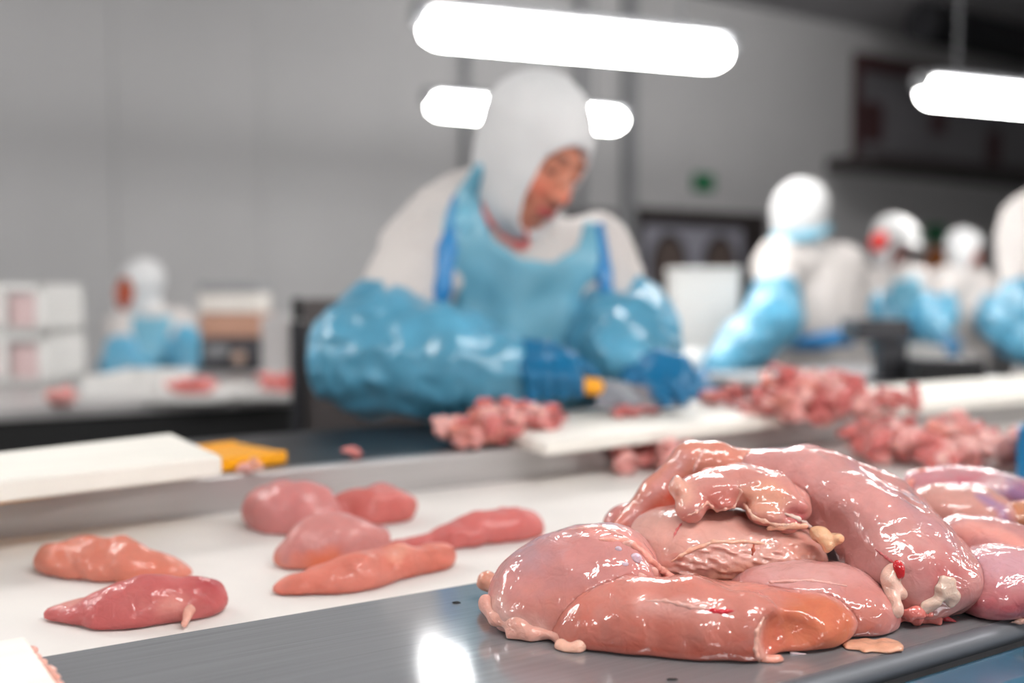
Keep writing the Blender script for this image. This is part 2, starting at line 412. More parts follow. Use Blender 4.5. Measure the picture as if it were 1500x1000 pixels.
def lamp(c, yaw, label, length=1.33):
    root = empty('ceiling_lamp', c); a = math.radians(yaw); u = np.array([math.cos(a), math.sin(a), 0]); v = np.array([-u[1], u[0], 0]); c = np.array(c, float)
    # diffuser: a flattened trough with rounded ends
    V = []; Fc = []; n = 12; L2 = length/2
    st = [(-L2, .02), (-L2+.015, .6), (-L2+.06, .95), (-L2+.10, 1), (L2-.10, 1), (L2-.06, .95), (L2-.015, .6), (L2, .02)]
    for (x, s) in st:
        for j in range(n):
            t = 2*math.pi*j/n
            V.append(c + x*u + s*.085*math.cos(t)*v + np.array([0, 0, s*.068*math.sin(t)]))
    for i in range(len(st)-1):
        for j in range(n): Fc.append((i*n+j, i*n+(j+1) % n, (i+1)*n+(j+1) % n, (i+1)*n+j))
    MB().add(V, Fc, True).build('diffuser', M['lamp'], root)
    MB().obox(c+np.array([0, 0, .083]), (L2-.03, .055, .018), (u, v, Z)).build('housing', M['housing'], root, .006)
    for s in (-1, 1):
        q = c + s*(L2-.22)*u + np.array([0, 0, .1])
        MB().tube([q, (q[0], q[1], HC)], .008, 6).build('hanging_rod', M['housing'], root)
        MB().tube([c+s*(L2-.018)*u+np.array([0, 0, .05]), c+s*(L2+.03)*u+np.array([0, 0, .05])], .05, 10).build('end_cap', M['housing'], root)
    return tag(root, label, 'lamp', 'long hanging lamps')
lamp((2.33, 3.33, 2.14), -12, 'long lit lamp hanging above the hooded worker, largest in view')
lamp((3.30, 5.27, 2.24), -6, 'lit lamp hanging behind the hooded worker\'s head, both ends showing')
lamp((4.98, 3.12, 2.13), -10, 'lit lamp at the right edge in front of the high window')
for (x, y, s) in ((1.93, 2.27, 'over the near conveyor, just beyond the frame'), (-.8, 2.4, 'left of the frame over the cutting line'), (5.6, .6, 'right of the frame over the conveyor'),
                  (.6, -.2, 'overhead behind the photographer'), (-2.4, .4, 'far left behind the photographer'), (3.2, -.6, 'to the right behind the photographer'),
                  (-.6, -2.6, 'farthest back behind the photographer'), (2.4, -2.8, 'back right behind the photographer'), (-2.6, 5.0, 'by the left end wall'), (-2.9, 2.2, 'beside the left end wall'), (6.2, -1.2, 'at the far right of the near aisle')):
    lamp((x, y, 2.16), -10, 'lit lamp ' + s)

for i, (x, y) in enumerate(((-1.4, 6.4), (5.2, 6.0), (8.0, 5.6))):  # extra lamps outside the view, added to brighten the back wall
    lamp((x, y, 4.2), 0, 'added unseen lamp high under the ceiling to brighten the back wall, ' + ('left', 'middle', 'right')[i] + ' one')
#@@ LINE
# ------------------------------------------------------------------ conveyor, work plate, counter
ZP, ZB, ZR = .90, .88, .923
YP0, YP1, YR = .402, .687, 1.137
cv = empty('belt_conveyor', (1, .9, 0)); tag(cv, 'steel conveyor with a wide white belt running between plate and counter', 'conveyor')
XL, XR = -1.6, 5.2
MB().box((XL, YP1-.12, ZB-.03), (XR, YR-.003, ZB)).build('belt', M['belt'], cv)
MB().box((XL, YR, ZB-.16), (XR, YR+.022, ZR)).build('side_rail', M['steel'], cv, .004)
MB().box((XL, YP1-.16, ZB-.16), (XR, YP1-.125, ZB-.035)).build('side_rail', M['steel'], cv, .004)
for x in (-1.4, .4, 2.2, 4.0, 5.0):
    for y in (YP1-.14, YR+.012): MB().box((x-.025, y-.018, 0), (x+.025, y+.006, ZB-.16)).build('leg', M['steel_dark'], cv)
pl = empty('work_plate', (1, .55, 0)); tag(pl, 'grey brushed steel work plate along the near side of the belt', 'work table')
MB().box((-.07, YP0+.012, ZP-.006), (3.2, YP1, ZP)).build('plate', M['plate'], pl, .0015)
MB().tube([(-.07, YP0+.012, ZP-.0085), (3.2, YP0+.012, ZP-.0085)], .0085, 20).build('rolled_edge', M['edge_steel'], pl)
MB().box((-.07, YP0-.045, ZP-.085), (3.2, YP0+.002, ZP-.012)).build('edge_reflection_band', M['blue_reflection'], pl, .010)  # added strip that paints the blue reflected along the steel edge
for x in (0.05, 1.5, 3.1):
    MB().box((x-.02, YP0+.02, 0), (x+.02, YP0+.06, ZP-.006)).build('leg', M['steel_dark'], pl)
    MB().box((x-.02, YP0+.06, ZP-.03), (x+.02, YP1-.165, ZP-.006)).build('bracket', M['steel_dark'], pl)
# worker's counter behind the rail
ct = empty('cutting_counter', (1, 1.3, 0)); tag(ct, 'steel counter behind the rail where the hooded worker cuts', 'counter')
ZC = .9225
MB().box((XL, YR+.024, ZC-.03), (XR, 1.445, ZC)).build('counter_top', M['steel_dark'], ct, .004)
for x in (-1.5, .2, 1.9, 3.6, 5.1):
    for y in (YR+.06, 1.42): MB().box((x-.02, y-.02, 0), (x+.02, y+.02, ZC-.03)).build('leg', M['steel_dark'], ct)

def board_quad(name, corners, th, mat, label, bevel=.004, parent=None):
    o = MB().prism([np.array(c)-np.array([0, 0, th]) for c in corners], (0, 0, th)).build(name, mat, parent, bevel)
    return tag(o, label, 'cutting board', 'white cutting boards') if label else o
# board lying across the near left corner
z = ZP+.016
a, b = on_z(85, 1000, z), on_z(38, 931, z)
bl = empty('cutting_board', (a[0]-.1, a[1], ZP)); tag(bl, 'white cutting board with meat scraps along its edge at the near left corner', 'cutting board', 'white cutting boards')
dv = (b-a)/np.linalg.norm(b-a); nv = np.array([-dv[1], dv[0], 0]); nv = nv if nv @ R < 0 else -nv
A2 = a - dv*.12; B2 = b + dv*.002; C2 = b + dv*.008 + nv*.012*1.2
top = [A2, B2, B2+nv*.30+dv*.0, A2+nv*.30]
MB().prism([q-np.array([0, 0, .0155]) for q in top], (0, 0, .0155)).build('board', M['board'], bl, .003)
for i in range(9):
    t_ = .02+.055*i/9*2.2
    q = B2 - dv*(t_*1.0) + np.array([0, 0, -.004]) + nv*random.uniform(-.001, .002)
    f, lo, hi = ell(q, (.004+.002*random.random(), .003, .003))
    sdf_obj('meat_scrap', lambda p, f=f, i=i: f(p)+noise(p, .003, i)*.001, lo, hi, .0008, M['fat'], bl, lambda v: np.tile(L((226, 170, 156)), (len(v), 1)))
# board and yellow tray propped on the rail, left
z = ZR+.035
c1, c2 = on_z(326, 667, z), on_z(252, 634, z)
e = c1 + (c1-on_z(0, 700, z))*0; x_ = np.array([1., 0, 0])
sl = on_z(0, 703, z) - c1; sl = sl/np.linalg.norm(sl); sl2 = on_z(0, 662, z) - c2; sl2 /= np.linalg.norm(sl2)
board_quad('cutting_board', [c1, c2, c2+sl2*1.1, c1+sl*1.1], .022, M['board'], 'white cutting board resting on a yellow tray on the left counter')
yt = empty('yellow_tray', c1-np.array([0, 0, .05])); tag(yt, 'bright yellow plastic tray sticking out from under the left cutting board', 'tray')
y1, y2 = on_z(416, 664, ZR+.012), on_z(300, 680, ZR+.012)
ux = (y1-y2)/np.linalg.norm(y1-y2); uy = np.array([-ux[1], ux[0], 0])
if uy[1] < 0: uy = -uy
MB().obox(y1-ux*.2+uy*.055+np.array([0, 0, -.0035]), (.2, .049, .0065), (ux, uy, Z)).build('tray_floor', M['yellow'], yt, .002)
MB().obox(y1-ux*.2+uy*.110+np.array([0, 0, -.003]), (.2, .006, .0075), (ux, uy, Z)).build('tray_rim', M['yellow'], yt, .003)
MB().obox(y1-ux*.2-uy*.002+np.array([0, 0, -.003]), (.2, .006, .0075), (ux, uy, Z)).build('tray_rim', M['yellow'], yt, .003)
# main board in front of the hooded worker
z = ZR+.019
q1, q2 = on_z(800, 647, z), on_z(1150, 607, z)
board_quad('cutting_board', [q1, q2, q2+np.array([.02, .25, 0]), q1+np.array([.02, .25, 0])], .0185, M['board'], 'white cutting board with meat in front of the hooded worker')
# long pale board at the right
q1, q2 = on_z(1290, 596, z), on_z(1700, 560, z)
board_quad('cutting_board', [q1, q2, q2+np.array([.02, .26, 0]), q1+np.array([.02, .26, 0])], .0185, M['board'], 'white cutting board at the right of the big meat heap')
#@@ MEAT
# ------------------------------------------------------------------ raw chicken, near pile
PALE = (226, 180, 170)
PILE = []                      # distance fields of the pieces already laid, so that later ones lie against them
SURF = {}
def surf_finder(f, d0=.5, d1=1.25, n=500):
    """the point where the sight line through a picture point meets the piece: keeps veins and fat lying on its skin"""
    ds = np.linspace(d0, d1, n)
    def S(px, py, lift=0.):
        v = F + (px-750)/FPX*R - (py-500)/FPX*U
        val = f(CAM + ds[:, None]*v); i = np.argmax(val < 0)
        if val[i] >= 0: i = int(np.argmin(val)); return CAM + ds[i]*v
        t = val[i-1]/(val[i-1]-val[i]) if i else 0
        return CAM + (ds[i-1]+t*(ds[i]-ds[i-1])-lift)*v
    return S
def regions(base, regs, seed, amp=.5):
    """base flesh colour with patches: regs = [(distance field, colour, softness)]"""
    b = L(base)
    def col(v):
        n = .5+.5*noise(v, .022, seed); n2 = noise(v, .007, seed+5); wet = np.ones(len(v))
        c = b[None]*(1 + .07*n2[:, None]); c = c*(1-.35*amp*n[:, None]) + L(PALE)[None]*(.35*amp*n[:, None])
        for g, rgb, soft in regs:
            t = np.clip(.5 - g(v)/(2*soft) + .30*n2, 0, 1)[:, None]
            c = c*(1-t) + L(rgb[:3])[None]*t
            if len(rgb) > 3: wet = wet*(1-t[:, 0]) + rgb[3]*t[:, 0]
        return np.clip(np.concatenate([c, wet[:, None]], 1), 0, 1)
    return col
def meat(name, prims, label, cat='chicken piece', base=(206, 140, 132), k=.012, regs=(), cut=(), seed=0, lump=.0022, res=.0017, floor=ZP, group='raw chicken pieces in the near pile', mat='meat', carve=True, rough=(), wrinkle=0., wsc=.016):
    f0, lo, hi = union(prims, k)
    lo = np.array(lo); lo[2] = max(lo[2], floor-.002) if floor is not None else lo[2]
    prev = [q for q in PILE if np.all(q[1] < hi) and np.all(q[2] > lo)] if carve else []
    def fb(p):
        d = f0(p) + lump*noise(p, .030, seed) + lump*.45*noise(p, .012, seed+1)
        if wrinkle: d = d + wrinkle*(1-2*np.abs(noise(p, wsc, seed+2)))
        for g, amp, sc in rough: d = d + amp*np.clip(.5-g(p)/.008, 0, 1)*(noise(np.stack([p @ R, p @ HF, (p @ Z)*3.6 + (p @ R)*.5], 1), sc, seed+9) + .4*noise(p, sc*.4, seed+8))
        for g, kk in cut: d = smax(d, g(p), kk)
        return d
    def f(p):
        d = fb(p)
        if floor is not None: d = smax(d, floor+.0006-p[:, 2], .003)
        for q in prev: d = smax(d, -.0009-q[0](p), .0008)
        return d
    if carve: PILE.append((fb, lo, hi))
    S = surf_finder(f); rg = []
    for q in regs:
        if q[0] == 'at': rg.append((ell(S(q[1], q[2]), (q[3], q[3]*1.2, q[4]), axes(q[7] if len(q) > 7 else 0))[0], q[5], q[6]))
        elif q[0] == 'line': rg.append((union(chain([S(*t) for t in q[1]], [q[2]]*len(q[1])), .002)[0], q[3], q[4]))
        else: rg.append(q)
    o = sdf_obj(name, f, lo-.004, hi+.004, res, M[mat], None, regions(base, rg, seed))
    SURF[o.name] = S
    if label: tag(o, label, cat, group)
    return o
def plane(pt, n):
    n = np.array(n, float); n /= np.linalg.norm(n); pt = np.array(pt)
    return lambda p: (p-pt) @ n
def V3(r, h, z): return r*R + h*HF + z*Z
def blob(name, prims, rgb, parent, k=.004, lump=.001, sc=.006, res=.0010, seed=0, mat='fat', floor=None, regs=()):
    f0, lo, hi = union(prims, k)
    def f(p):
        d = f0(p)+lump*noise(p, sc, seed)
        return d if floor is None else smax(d, floor-p[:, 2], .001)
    return sdf_obj(name, f, lo-.002, hi+.002, res, M[mat], parent, regions(rgb, regs, seed, .25))
def string(name, pix, r, rgb, parent, lift=.0004, lump=.35, seed=3):
    """a sinew or vein lying on its piece along picture points; r may vary"""
    S = SURF[parent.name]; pts = []
    for i in range(len(pix)-1):
        for t in (0, .5): pts.append(S(pix[i][0]*(1-t)+pix[i+1][0]*t, pix[i][1]*(1-t)+pix[i+1][1]*t, lift))
    pts.append(S(*pix[-1], lift)); rs = [r*(.35+.65*math.sin(math.pi*(i+.6)/(len(pts)+.2))) for i in range(len(pts))]
    return blob(name, chain(pts, rs), rgb, parent, .002, r*lump, .004, max(r*.42, .0005), seed)
def fatty(name, spots, rgb, parent, seed=0, lump=.0014, sc=.006, lift=.0, res=.0009, k=.004, **kw):
    """lumps of fat sitting on a piece: spots = (px, py, half width px, half height px, roll)"""
    S = SURF[parent.name]; pr = []
    for q in spots:
        p_ = S(q[0], q[1], lift); d = (p_-CAM) @ F
        pr.append(ell(p_, (q[2]*d/FPX, min(q[2], q[3])*d/FPX*(q[5] if len(q) > 5 else .6), q[3]*d/FPX), axes(q[4])))
    return blob(name, pr, rgb, parent, k, lump, sc, res, seed, **kw)

# B: the long fillet in front, its right end cut open
Bp = chain([P(818, 942, .664), P(870, 922, .660), P(930, 912, .655), P(1010, 912, .648), P(1085, 925, .640)], [.009, .021, .0265, .0275, .026]) + \
     [E(1140, 908, .672, 112, 46, .042, 2), E(1010, 893, .672, 150, 44, .034, -2)]
meatB = meat('chicken_fillet', Bp, 'long glossy chicken fillet lying at the front of the near pile', base=(206, 130, 112), k=.012, seed=11,
     cut=[(lambda p: -ell(P(1196, 948, .594), (.0345, .046, .0270), axes(10))[0](p), .004)],
     regs=[('at', 1190, 925, .034, .019, (206, 120, 86, .55), .004, 8), ('line', [(940, 888), (1000, 890), (1045, 898)], .004, (224, 174, 162), .006), ('at', 1000, 955, .07, .010, (196, 104, 84), .02), ('line', [(1118, 912), (1112, 940), (1118, 965)], .003, (226, 168, 150), .003)])
string('red_vein', [(1034, 893), (1056, 896), (1074, 895)], .0014, (196, 10, 40), meatB, -.0006, .1)
string('membrane', [(948, 880), (975, 880), (1010, 888), (1040, 892)], .0012, (222, 170, 160), meatB, -.0004)
string('membrane', [(1118, 905), (1108, 925), (1106, 950), (1112, 968)], .0014, (228, 172, 156), meatB, 0)
fatty('loose_flap', [(1130, 970, 18, 13, 0), (1165, 974, 34, 7, 4, 1.2), (1190, 973, 20, 4, 4, 1.4)], (214, 146, 128), meatB, floor=ZP+.0005)
fatty('white_sinew', [(1168, 958, 14, 5, -15), (1188, 964, 10, 4, 0)], (224, 196, 200), meatB, 5, .001)
# A: the domed thigh on the left
meatA = meat('chicken_thigh', [E(842, 857, .712, 112, 80, .050, 10), E(900, 850, .716, 66, 72, .045), E(770, 885, .700, 54, 48, .036), E(850, 900, .69, 70, 40, .034)],
     'rounded chicken thigh at the left end of the near pile', base=(203, 138, 130), k=.02, seed=21,
     regs=[('at', 775, 810, .016, .010, (188, 146, 146), .012), ('line', [(870, 778), (915, 785), (945, 802), (965, 830)], .008, (226, 150, 138), .006), ('at', 850, 905, .04, .012, (208, 134, 112), .02),
           ('line', [(722, 885), (750, 915), (790, 925)], .007, (226, 186, 172), .006)])
blob('fat_edge', chain([P(712, 886, .688), P(728, 908, .675), P(752, 921, .666), P(785, 925, .660), P(815, 932, .655)], [.0045, .0035, .0032, .0040, .0045]) + [E(716, 880, .69, 11, 13, .006), E(770, 915, .668, 26, 10, .006, -10), E(800, 918, .664, 18, 12, .006)], (214, 160, 146), meatA, lump=.0040, sc=.010, floor=ZP+.0005, k=.005)
string('tendon', [(880, 790), (915, 792), (938, 806), (962, 830), (985, 846), (1004, 852)], .0026, (232, 164, 150), meatA, 0)
fatty('cartilage', [(931, 818, 9, 8, 0), (916, 826, 6, 4, 0), (906, 804, 5, 4, 0)], (214, 196, 212), meatA, 2, .0005)
fatty('membrane_patch', [(940, 845, 16, 6, -30, .5), (925, 800, 16, 6, -20, .4), (958, 838, 10, 7, -30, .5)], (222, 170, 160), meatA, 3, .0012)
string('membrane', [(930, 852), (922, 864), (902, 862), (872, 870)], .0014, (232, 186, 176), meatA, 0)
string('membrane', [(835, 775), (880, 772), (912, 784)], .0010, (226, 176, 168), meatA, 0)
# C: smooth breast behind the fillet
meatC = meat('chicken_breast', [E(1180, 880, .705, 118, 58, .042, -8), E(1240, 895, .70, 66, 48, .036)], 'smooth chicken breast tucked behind the front fillet', base=(203, 136, 128), k=.02, seed=31,
     regs=[('at', 1180, 832, .05, .008, (216, 164, 156), .008), ('at', 1270, 905, .02, .016, (200, 126, 110), .012)])
string('membrane', [(1080, 860), (1130, 852), (1190, 850), (1240, 858)], .0010, (226, 172, 164), meatC, 0)
# D: breast with a ragged cut face, in the middle
gc = plane(P(1080, 832, .700), V3(.05, -.85, -.5))
grain = ell(P(1085, 838, .710), (.058, .05, .022), axes(4))[0]
meatD = meat('chicken_breast', [E(1050, 802, .755, 126, 60, .052, -3), E(1150, 812, .752, 60, 46, .045), E(980, 812, .755, 50, 50, .04)], 'pale chicken breast with a ragged cut face in the middle of the pile', base=(218, 166, 150), k=.02, seed=41,
     cut=[(gc, .002)], regs=[(lambda p: np.maximum(grain(p), -gc(p)-.0035), (200, 142, 118, .2), .003), ('at', 1180, 805, .016, .016, (210, 150, 132), .006)],
     rough=[(grain, .0024, .0075)], res=.0012)
string('cut_edge', [(984, 822), (1010, 806), (1045, 794), (1090, 793), (1130, 797)], .0014, (230, 176, 154), meatD, 0)
string('blood_streak', [(1002, 762), (992, 775), (986, 788)], .0007, (206, 96, 96), meatD, 0)
string('cut_edge', [(1104, 798), (1102, 812)], .0012, (170, 80, 60), meatD, -.0003)
# E: folded piece with membranes on top
meatE = meat('folded_thigh', [E(1035, 716, .742, 48, 30, .024, 8), E(1095, 712, .748, 74, 32, .028, -6), E(1150, 735, .745, 46, 34, .026, -25), E(992, 712, .735, 19, 24, .014), E(1125, 754, .728, 40, 18, .016, -14), E(1010, 742, .728, 26, 20, .014, 10), E(1060, 738, .728, 22, 16, .012)],
     'crumpled folded thigh with fat and membrane on top of the pale breast', base=(208, 142, 128), k=.007, seed=51, lump=.003, wrinkle=.0022, wsc=.020,
     regs=[('at', 1120, 728, .017, .012, (222, 160, 134), .004), ('at', 992, 716, .012, .014, (226, 172, 150), .005), ('at', 1168, 758, .008, .007, (200, 92, 98), .006), ('at', 1055, 732, .014, .009, (206, 124, 110), .005)], res=.0013)
string('membrane', [(1000, 758), (1020, 750), (1036, 736), (1050, 748), (1075, 742), (1086, 720), (1080, 704)], .0009, (222, 166, 150), meatE, 0)
string('membrane', [(1090, 738), (1105, 758), (1135, 768), (1165, 770)], .0016, (232, 184, 164), meatE, 0)
string('tendon', [(1150, 752), (1170, 760), (1188, 772)], .0016, (226, 204, 194), meatE, 0)
fatty('fat_lump', [(1150, 772, 30, 6, 4)], (226, 172, 146), meatE, 4, .0015)
# F: upright slab at the back
meatF = meat('chicken_slab', chain([P(915, 772, .80), P(965, 725, .80), P(1012, 676, .80), P(1050, 674, .80), P(1120, 684, .805)], [.010, .014, .0145, .013, .014]) + [E(960, 745, .815, 22, 42, .014, -48), E(1010, 730, .82, 60, 58, .018)],
     'upright orange-pink slab of breast at the back left of the pile', base=(212, 138, 114), k=.008, seed=61, lump=.0016,
     regs=[('line', [(930, 775), (965, 745), (985, 725)], .009, (206, 94, 70), .01), ('at', 1115, 668, .012, .009, (228, 172, 152), .008), ('line', [(925, 760), (965, 712), (1000, 668)], .004, (216, 160, 152), .005)])
string('membrane', [(1030, 660), (1022, 676), (1016, 690)], .0011, (230, 184, 176), meatF, 0)
meatF2 = meat('chicken_trimming', [E(912, 762, .815, 34, 26, .016, 25), E(935, 790, .80, 34, 40, .016)], 'small flat trimming sticking out behind the upright slab', base=(198, 126, 116), seed=63, k=.008)
# G: the large draped piece on the right
meatG = meat('large_chicken_breast', [E(1165, 690, .800, 95, 34, .034, -8), E(1235, 742, .775, 112, 62, .046, -32), E(1320, 800, .742, 112, 64, .046, -36), E(1355, 845, .720, 70, 46, .038, -12), E(1300, 840, .722, 66, 56, .034, -35), E(1200, 720, .79, 60, 40, .03), E(1285, 800, .79, 108, 96, .035, -32)],
     'largest chicken breast draped over the right side of the near pile', base=(205, 146, 138), k=.022, seed=71, lump=.003,
     regs=[('at', 1335, 900, .030, .010, (216, 150, 140), .006), ('at', 1260, 845, .018, .016, (220, 176, 170), .01), ('line', [(1250, 680), (1330, 740), (1400, 800)], .006, (192, 144, 144), .008), ('at', 1390, 840, .02, .01, (192, 112, 108), .012)])
SG = SURF[meatG.name]; dg = (SG(1306, 845)-CAM) @ F
blob('fat_strip', [E(1309, 838, dg, 13, 14, .006), E(1304, 858, dg-.003, 12, 16, .007), E(1308, 878, dg-.008, 12, 14, .007), E(1309, 894, dg-.010, 15, 14, .008), E(1296, 846, dg, 8, 11, .005), E(1320, 870, dg-.003, 8, 9, .005)], (226, 188, 172), meatG, k=.004, lump=.0028, sc=.008, seed=6)
fs_ = bpy.data.objects[[q.name for q in meatG.children if q.name.startswith('fat_strip')][0]]; SURF[fs_.name] = SG
fatty('blood_clot', [(1318, 834, 7, 9, 0), (1314, 824, 5, 5, 0), (1320, 843, 4, 4, 0)], (190, 14, 30), fs_, 7, .0008, lift=.0045, res=.0007)
string('vein', [(1282, 804), (1298, 816), (1312, 826)], .0008, (190, 90, 96), meatG, 0)
fatty('fat_flap', [(1384, 862, 13, 18, -25), (1372, 880, 14, 10, 20), (1394, 876, 11, 14, -20), (1380, 872, 14, 12, 0), (1360, 890, 10, 7, 0)], (216, 190, 174), meatG, 8, .0026, .006, k=.003)
fatty('ragged_edge', [(1325, 904, 18, 9, 0), (1345, 908, 14, 8, 10), (1362, 910, 14, 7, 0), (1340, 898, 20, 8, 0), (1354, 902, 12, 7, 0), (1374, 908, 9, 6, 0), (1334, 914, 10, 5, 0)], (204, 112, 104), meatG, 9, .0034, .005, lift=.007, floor=ZP+.0004, k=.002)
fatty('blood_bit', [(1388, 910, 11, 6, 0), (1398, 907, 7, 5, 0)], (168, 34, 52), meatG, 10, .0020, .004, lift=.006, floor=ZP+.0004)
fatty('fat_crumb', [(1292, 880, 6, 8, 0), (1284, 862, 5, 7, 0), (1288, 870, 4, 5, 0)], (226, 160, 152), meatG, 11, .0014)
blob('fat_lump', [E(1205, 784, .706, 15, 13, .009), E(1224, 788, .706, 11, 9, .008), E(1212, 799, .705, 9, 10, .007), E(1196, 776, .708, 7, 6, .005)], (228, 180, 142), meatE, lump=.0024, sc=.006, k=.003)
# J, K: pieces at the right edge and behind
meatJ = meat('chicken_thigh', [E(1480, 850, .735, 78, 50, .045, -8), E(1440, 870, .72, 42, 40, .03), E(1540, 860, .745, 60, 50, .04)], 'purplish chicken thigh at the right edge of the near pile', base=(198, 132, 130), k=.018, seed=81,
     regs=[('at', 1415, 868, .012, .022, (184, 84, 84), .008), ('at', 1480, 828, .03, .010, (206, 158, 162), .008), ('at', 1460, 890, .03, .008, (190, 100, 104), .012)])
fatty('fat_edge', [(1420, 842, 10, 4, 30), (1408, 850, 8, 3, 40), (1490, 910, 14, 5, 10)], (216, 168, 152), meatJ, 12)
meatJ2 = meat('chicken_thigh', [E(1455, 800, .80, 78, 40, .045, -14), E(1530, 815, .81, 60, 44, .045)], 'chicken thigh with a pale skin strip behind the right edge piece', base=(197, 136, 130), k=.018, seed=83,
     regs=[('line', [(1420, 772), (1460, 778), (1500, 805)], .009, (226, 158, 144), .005)])
meatK2 = meat('chicken_drumette', [E(1400, 748, .872, 70, 36, .035, -10), E(1445, 752, .875, 34, 28, .03, -35)], 'rounded beige chicken piece behind the large breast', base=(204, 152, 138), k=.016, seed=85, regs=[('line', [(1440, 728), (1466, 745), (1474, 768)], .006, (158, 128, 160), .006)])
meatK1 = meat('chicken_drumette', [E(1405, 712, .955, 66, 32, .035, -4), E(1480, 722, .955, 62, 28, .035, -14), E(1350, 714, .95, 24, 20, .02)], 'purplish chicken piece with white sinew at the back right of the pile', base=(196, 138, 142), k=.016, seed=87,
     regs=[('at', 1415, 722, .03, .012, (180, 96, 108), .008), ('line', [(1440, 722), (1462, 708), (1490, 698)], .008, (212, 186, 184), .006), ('at', 1500, 730, .02, .014, (138, 106, 142), .01)])
fatty('fat_edge', [(1334, 708, 8, 8, 0), (1338, 722, 10, 6, 0), (1350, 690, 8, 6, 20)], (216, 150, 140), meatK1, 13)
meatK3 = meat('chicken_trimming', [E(1485, 758, .90, 34, 22, .025), E(1530, 760, .9, 30, 24, .025)], 'orange fatty trimming wedged at the right edge of the pile', base=(208, 142, 98), seed=89, k=.012, lump=.004)
meatK4 = meat('chicken_trimming', [E(1420, 790, .93, 110, 34, .05), E(1330, 770, .91, 60, 50, .03), E(1500, 790, .95, 60, 40, .05)], 'underlying chicken trimming half hidden behind the large breast', base=(202, 138, 128), seed=90, k=.015)
meatL1 = meat('chicken_breast', [E(1640, 800, .80, 90, 60, .05, 10), E(1590, 770, .83, 60, 50, .045)], 'smooth chicken breast just beyond the right edge of the pile', base=(204, 140, 132), k=.02, seed=92, res=.0022)
meatL2 = meat('chicken_thigh', [E(1640, 730, .93, 80, 40, .045, -8), E(1590, 745, .93, 50, 36, .04)], 'chicken thigh beyond the right edge, behind the smooth breast', base=(200, 138, 136), k=.02, seed=93, res=.0022)
# small loose bits on the plate
o = blob('fat_curl', chain([P(822, 946, .645), P(832, 952, .642), P(846, 950, .641), P(853, 943, .643)], [.0045, .0038, .0040, .0044]), (226, 178, 158), None, lump=.0006, floor=ZP+.0004); tag(o, 'small pale curl of fat on the plate before the fillet\'s left tip', 'fat scrap')
o = blob('meat_bead', [E(714, 851, .745, 15, 15, .008), E(722, 858, .742, 12, 10, .007)], (206, 146, 124), None, lump=.001, floor=ZP); tag(o, 'small round meat bead at the plate edge left of the thigh', 'meat scrap')
o = blob('skin_flap', [E(1285, 946, .648, 36, 6, .012, 4), E(1255, 949, .648, 20, 8, .010)], (216, 160, 132), None, lump=.0016, floor=ZP+.0004); tag(o, 'flat pale flap of skin on the plate right of the fillet', 'meat scrap')
for (px, py, lb) in ((668, 883, 'tiny dark speck on the plate left of the thigh'), (985, 996, 'tiny dark speck on the plate before the fillet')):
    q = on_z(px, py, ZP); f_, a_, b_ = ell(q, (.0045, .002, .0012)); o = sdf_obj('dark_speck', lambda p: smax(f_(p)+.0006*noise(p, .002, 2), ZP+.0002-p[:, 2], .0005), a_, b_, .0005, M['black']); tag(o, lb, 'speck')

# ------------------------------------------------------------------ chicken on the belt
def G3(px, py, z=ZB, up=0.):      # a point on the belt
    q = on_z(px, py, z); q[2] += up; return q
def belt_piece(name, spine, rs, flat, label, base, seed, cat='chicken piece', regs=(), floor=ZB, res=.003, k=.014, group='chicken pieces spread on the belt', extra=()):
    rs = [r*.86 for r in rs]; pts = [G3(px, py+2, floor, r*flat*.55) for (px, py), r in zip(spine, rs)]
    pr = []
    for i in range(len(pts)-1):
        n_ = 4
        for j in range(n_+1):
            t = j/n_; c = pts[i]*(1-t)+pts[i+1]*t; r = rs[i]*(1-t)+rs[i+1]*t
            dx = pts[i+1]-pts[i]; dx[2] = 0; dx /= np.linalg.norm(dx)
            pr.append(ell(c, (r*1.25, r, r*flat), np.array([dx, [-dx[1], dx[0], 0], Z])))
    pr += list(extra)
    return meat(name, pr, label, cat, base, k, regs, (), seed, .0038, res, floor, group, 'meat_far', False, wrinkle=.0020, wsc=.026)
RED1, RED2 = (206, 122, 110), (212, 138, 122)
belt_piece('chicken_fillet', [(102, 834), (175, 840), (262, 843)], [.030, .028, .012], .70, 'short orange-pink fillet on the belt, leftmost and farther one', (206, 122, 98), 101, regs=[(ell(G3(100, 822, ZB, .03), (.03, .03, .012))[0], (184, 98, 86), .01)])
t_ = belt_piece('chicken_tender', [(88, 906), (180, 908), (288, 896)], [.010, .024, .022], .85, 'dark pink tender on the belt nearest the steel plate', (186, 92, 90), 103, regs=[(cone(G3(100, 905, ZB, .015), G3(260, 915, ZB, .015), .008, .008)[0], (212, 144, 132), .006), (ell(G3(308, 890, ZB, .02), (.012, .03, .02))[0], (168, 66, 70), .008)])
blob('white_tendon', chain([G3(292, 894, ZB, .020), G3(282, 908, ZB, .014), G3(270, 922, ZB, .004)], [.003, .0045, .003]), (226, 170, 154), t_)
belt_piece('chicken_breast', [(402, 770), (438, 774), (470, 779)], [.031, .036, .021], 1.0, 'thick rounded breast on the belt beside the far rail', (200, 130, 126), 105, regs=[(ell(G3(385, 752, ZB, .05), (.03, .03, .02))[0], (216, 164, 160), .012)])
belt_piece('chicken_chunk', [(512, 764), (566, 760)], [.024, .028], .95, 'squarish red chunk on the belt behind the thick breast', (194, 104, 96), 107)
belt_piece('chicken_breast', [(425, 828), (485, 820), (535, 814)], [.013, .032, .020], 1.0, 'flat-topped triangular breast piece in the middle of the belt', (196, 132, 126), 109, regs=[(cone(G3(410, 832, ZB, .006), G3(500, 838, ZB, .01), .008, .010)[0], (216, 122, 90), .006)])
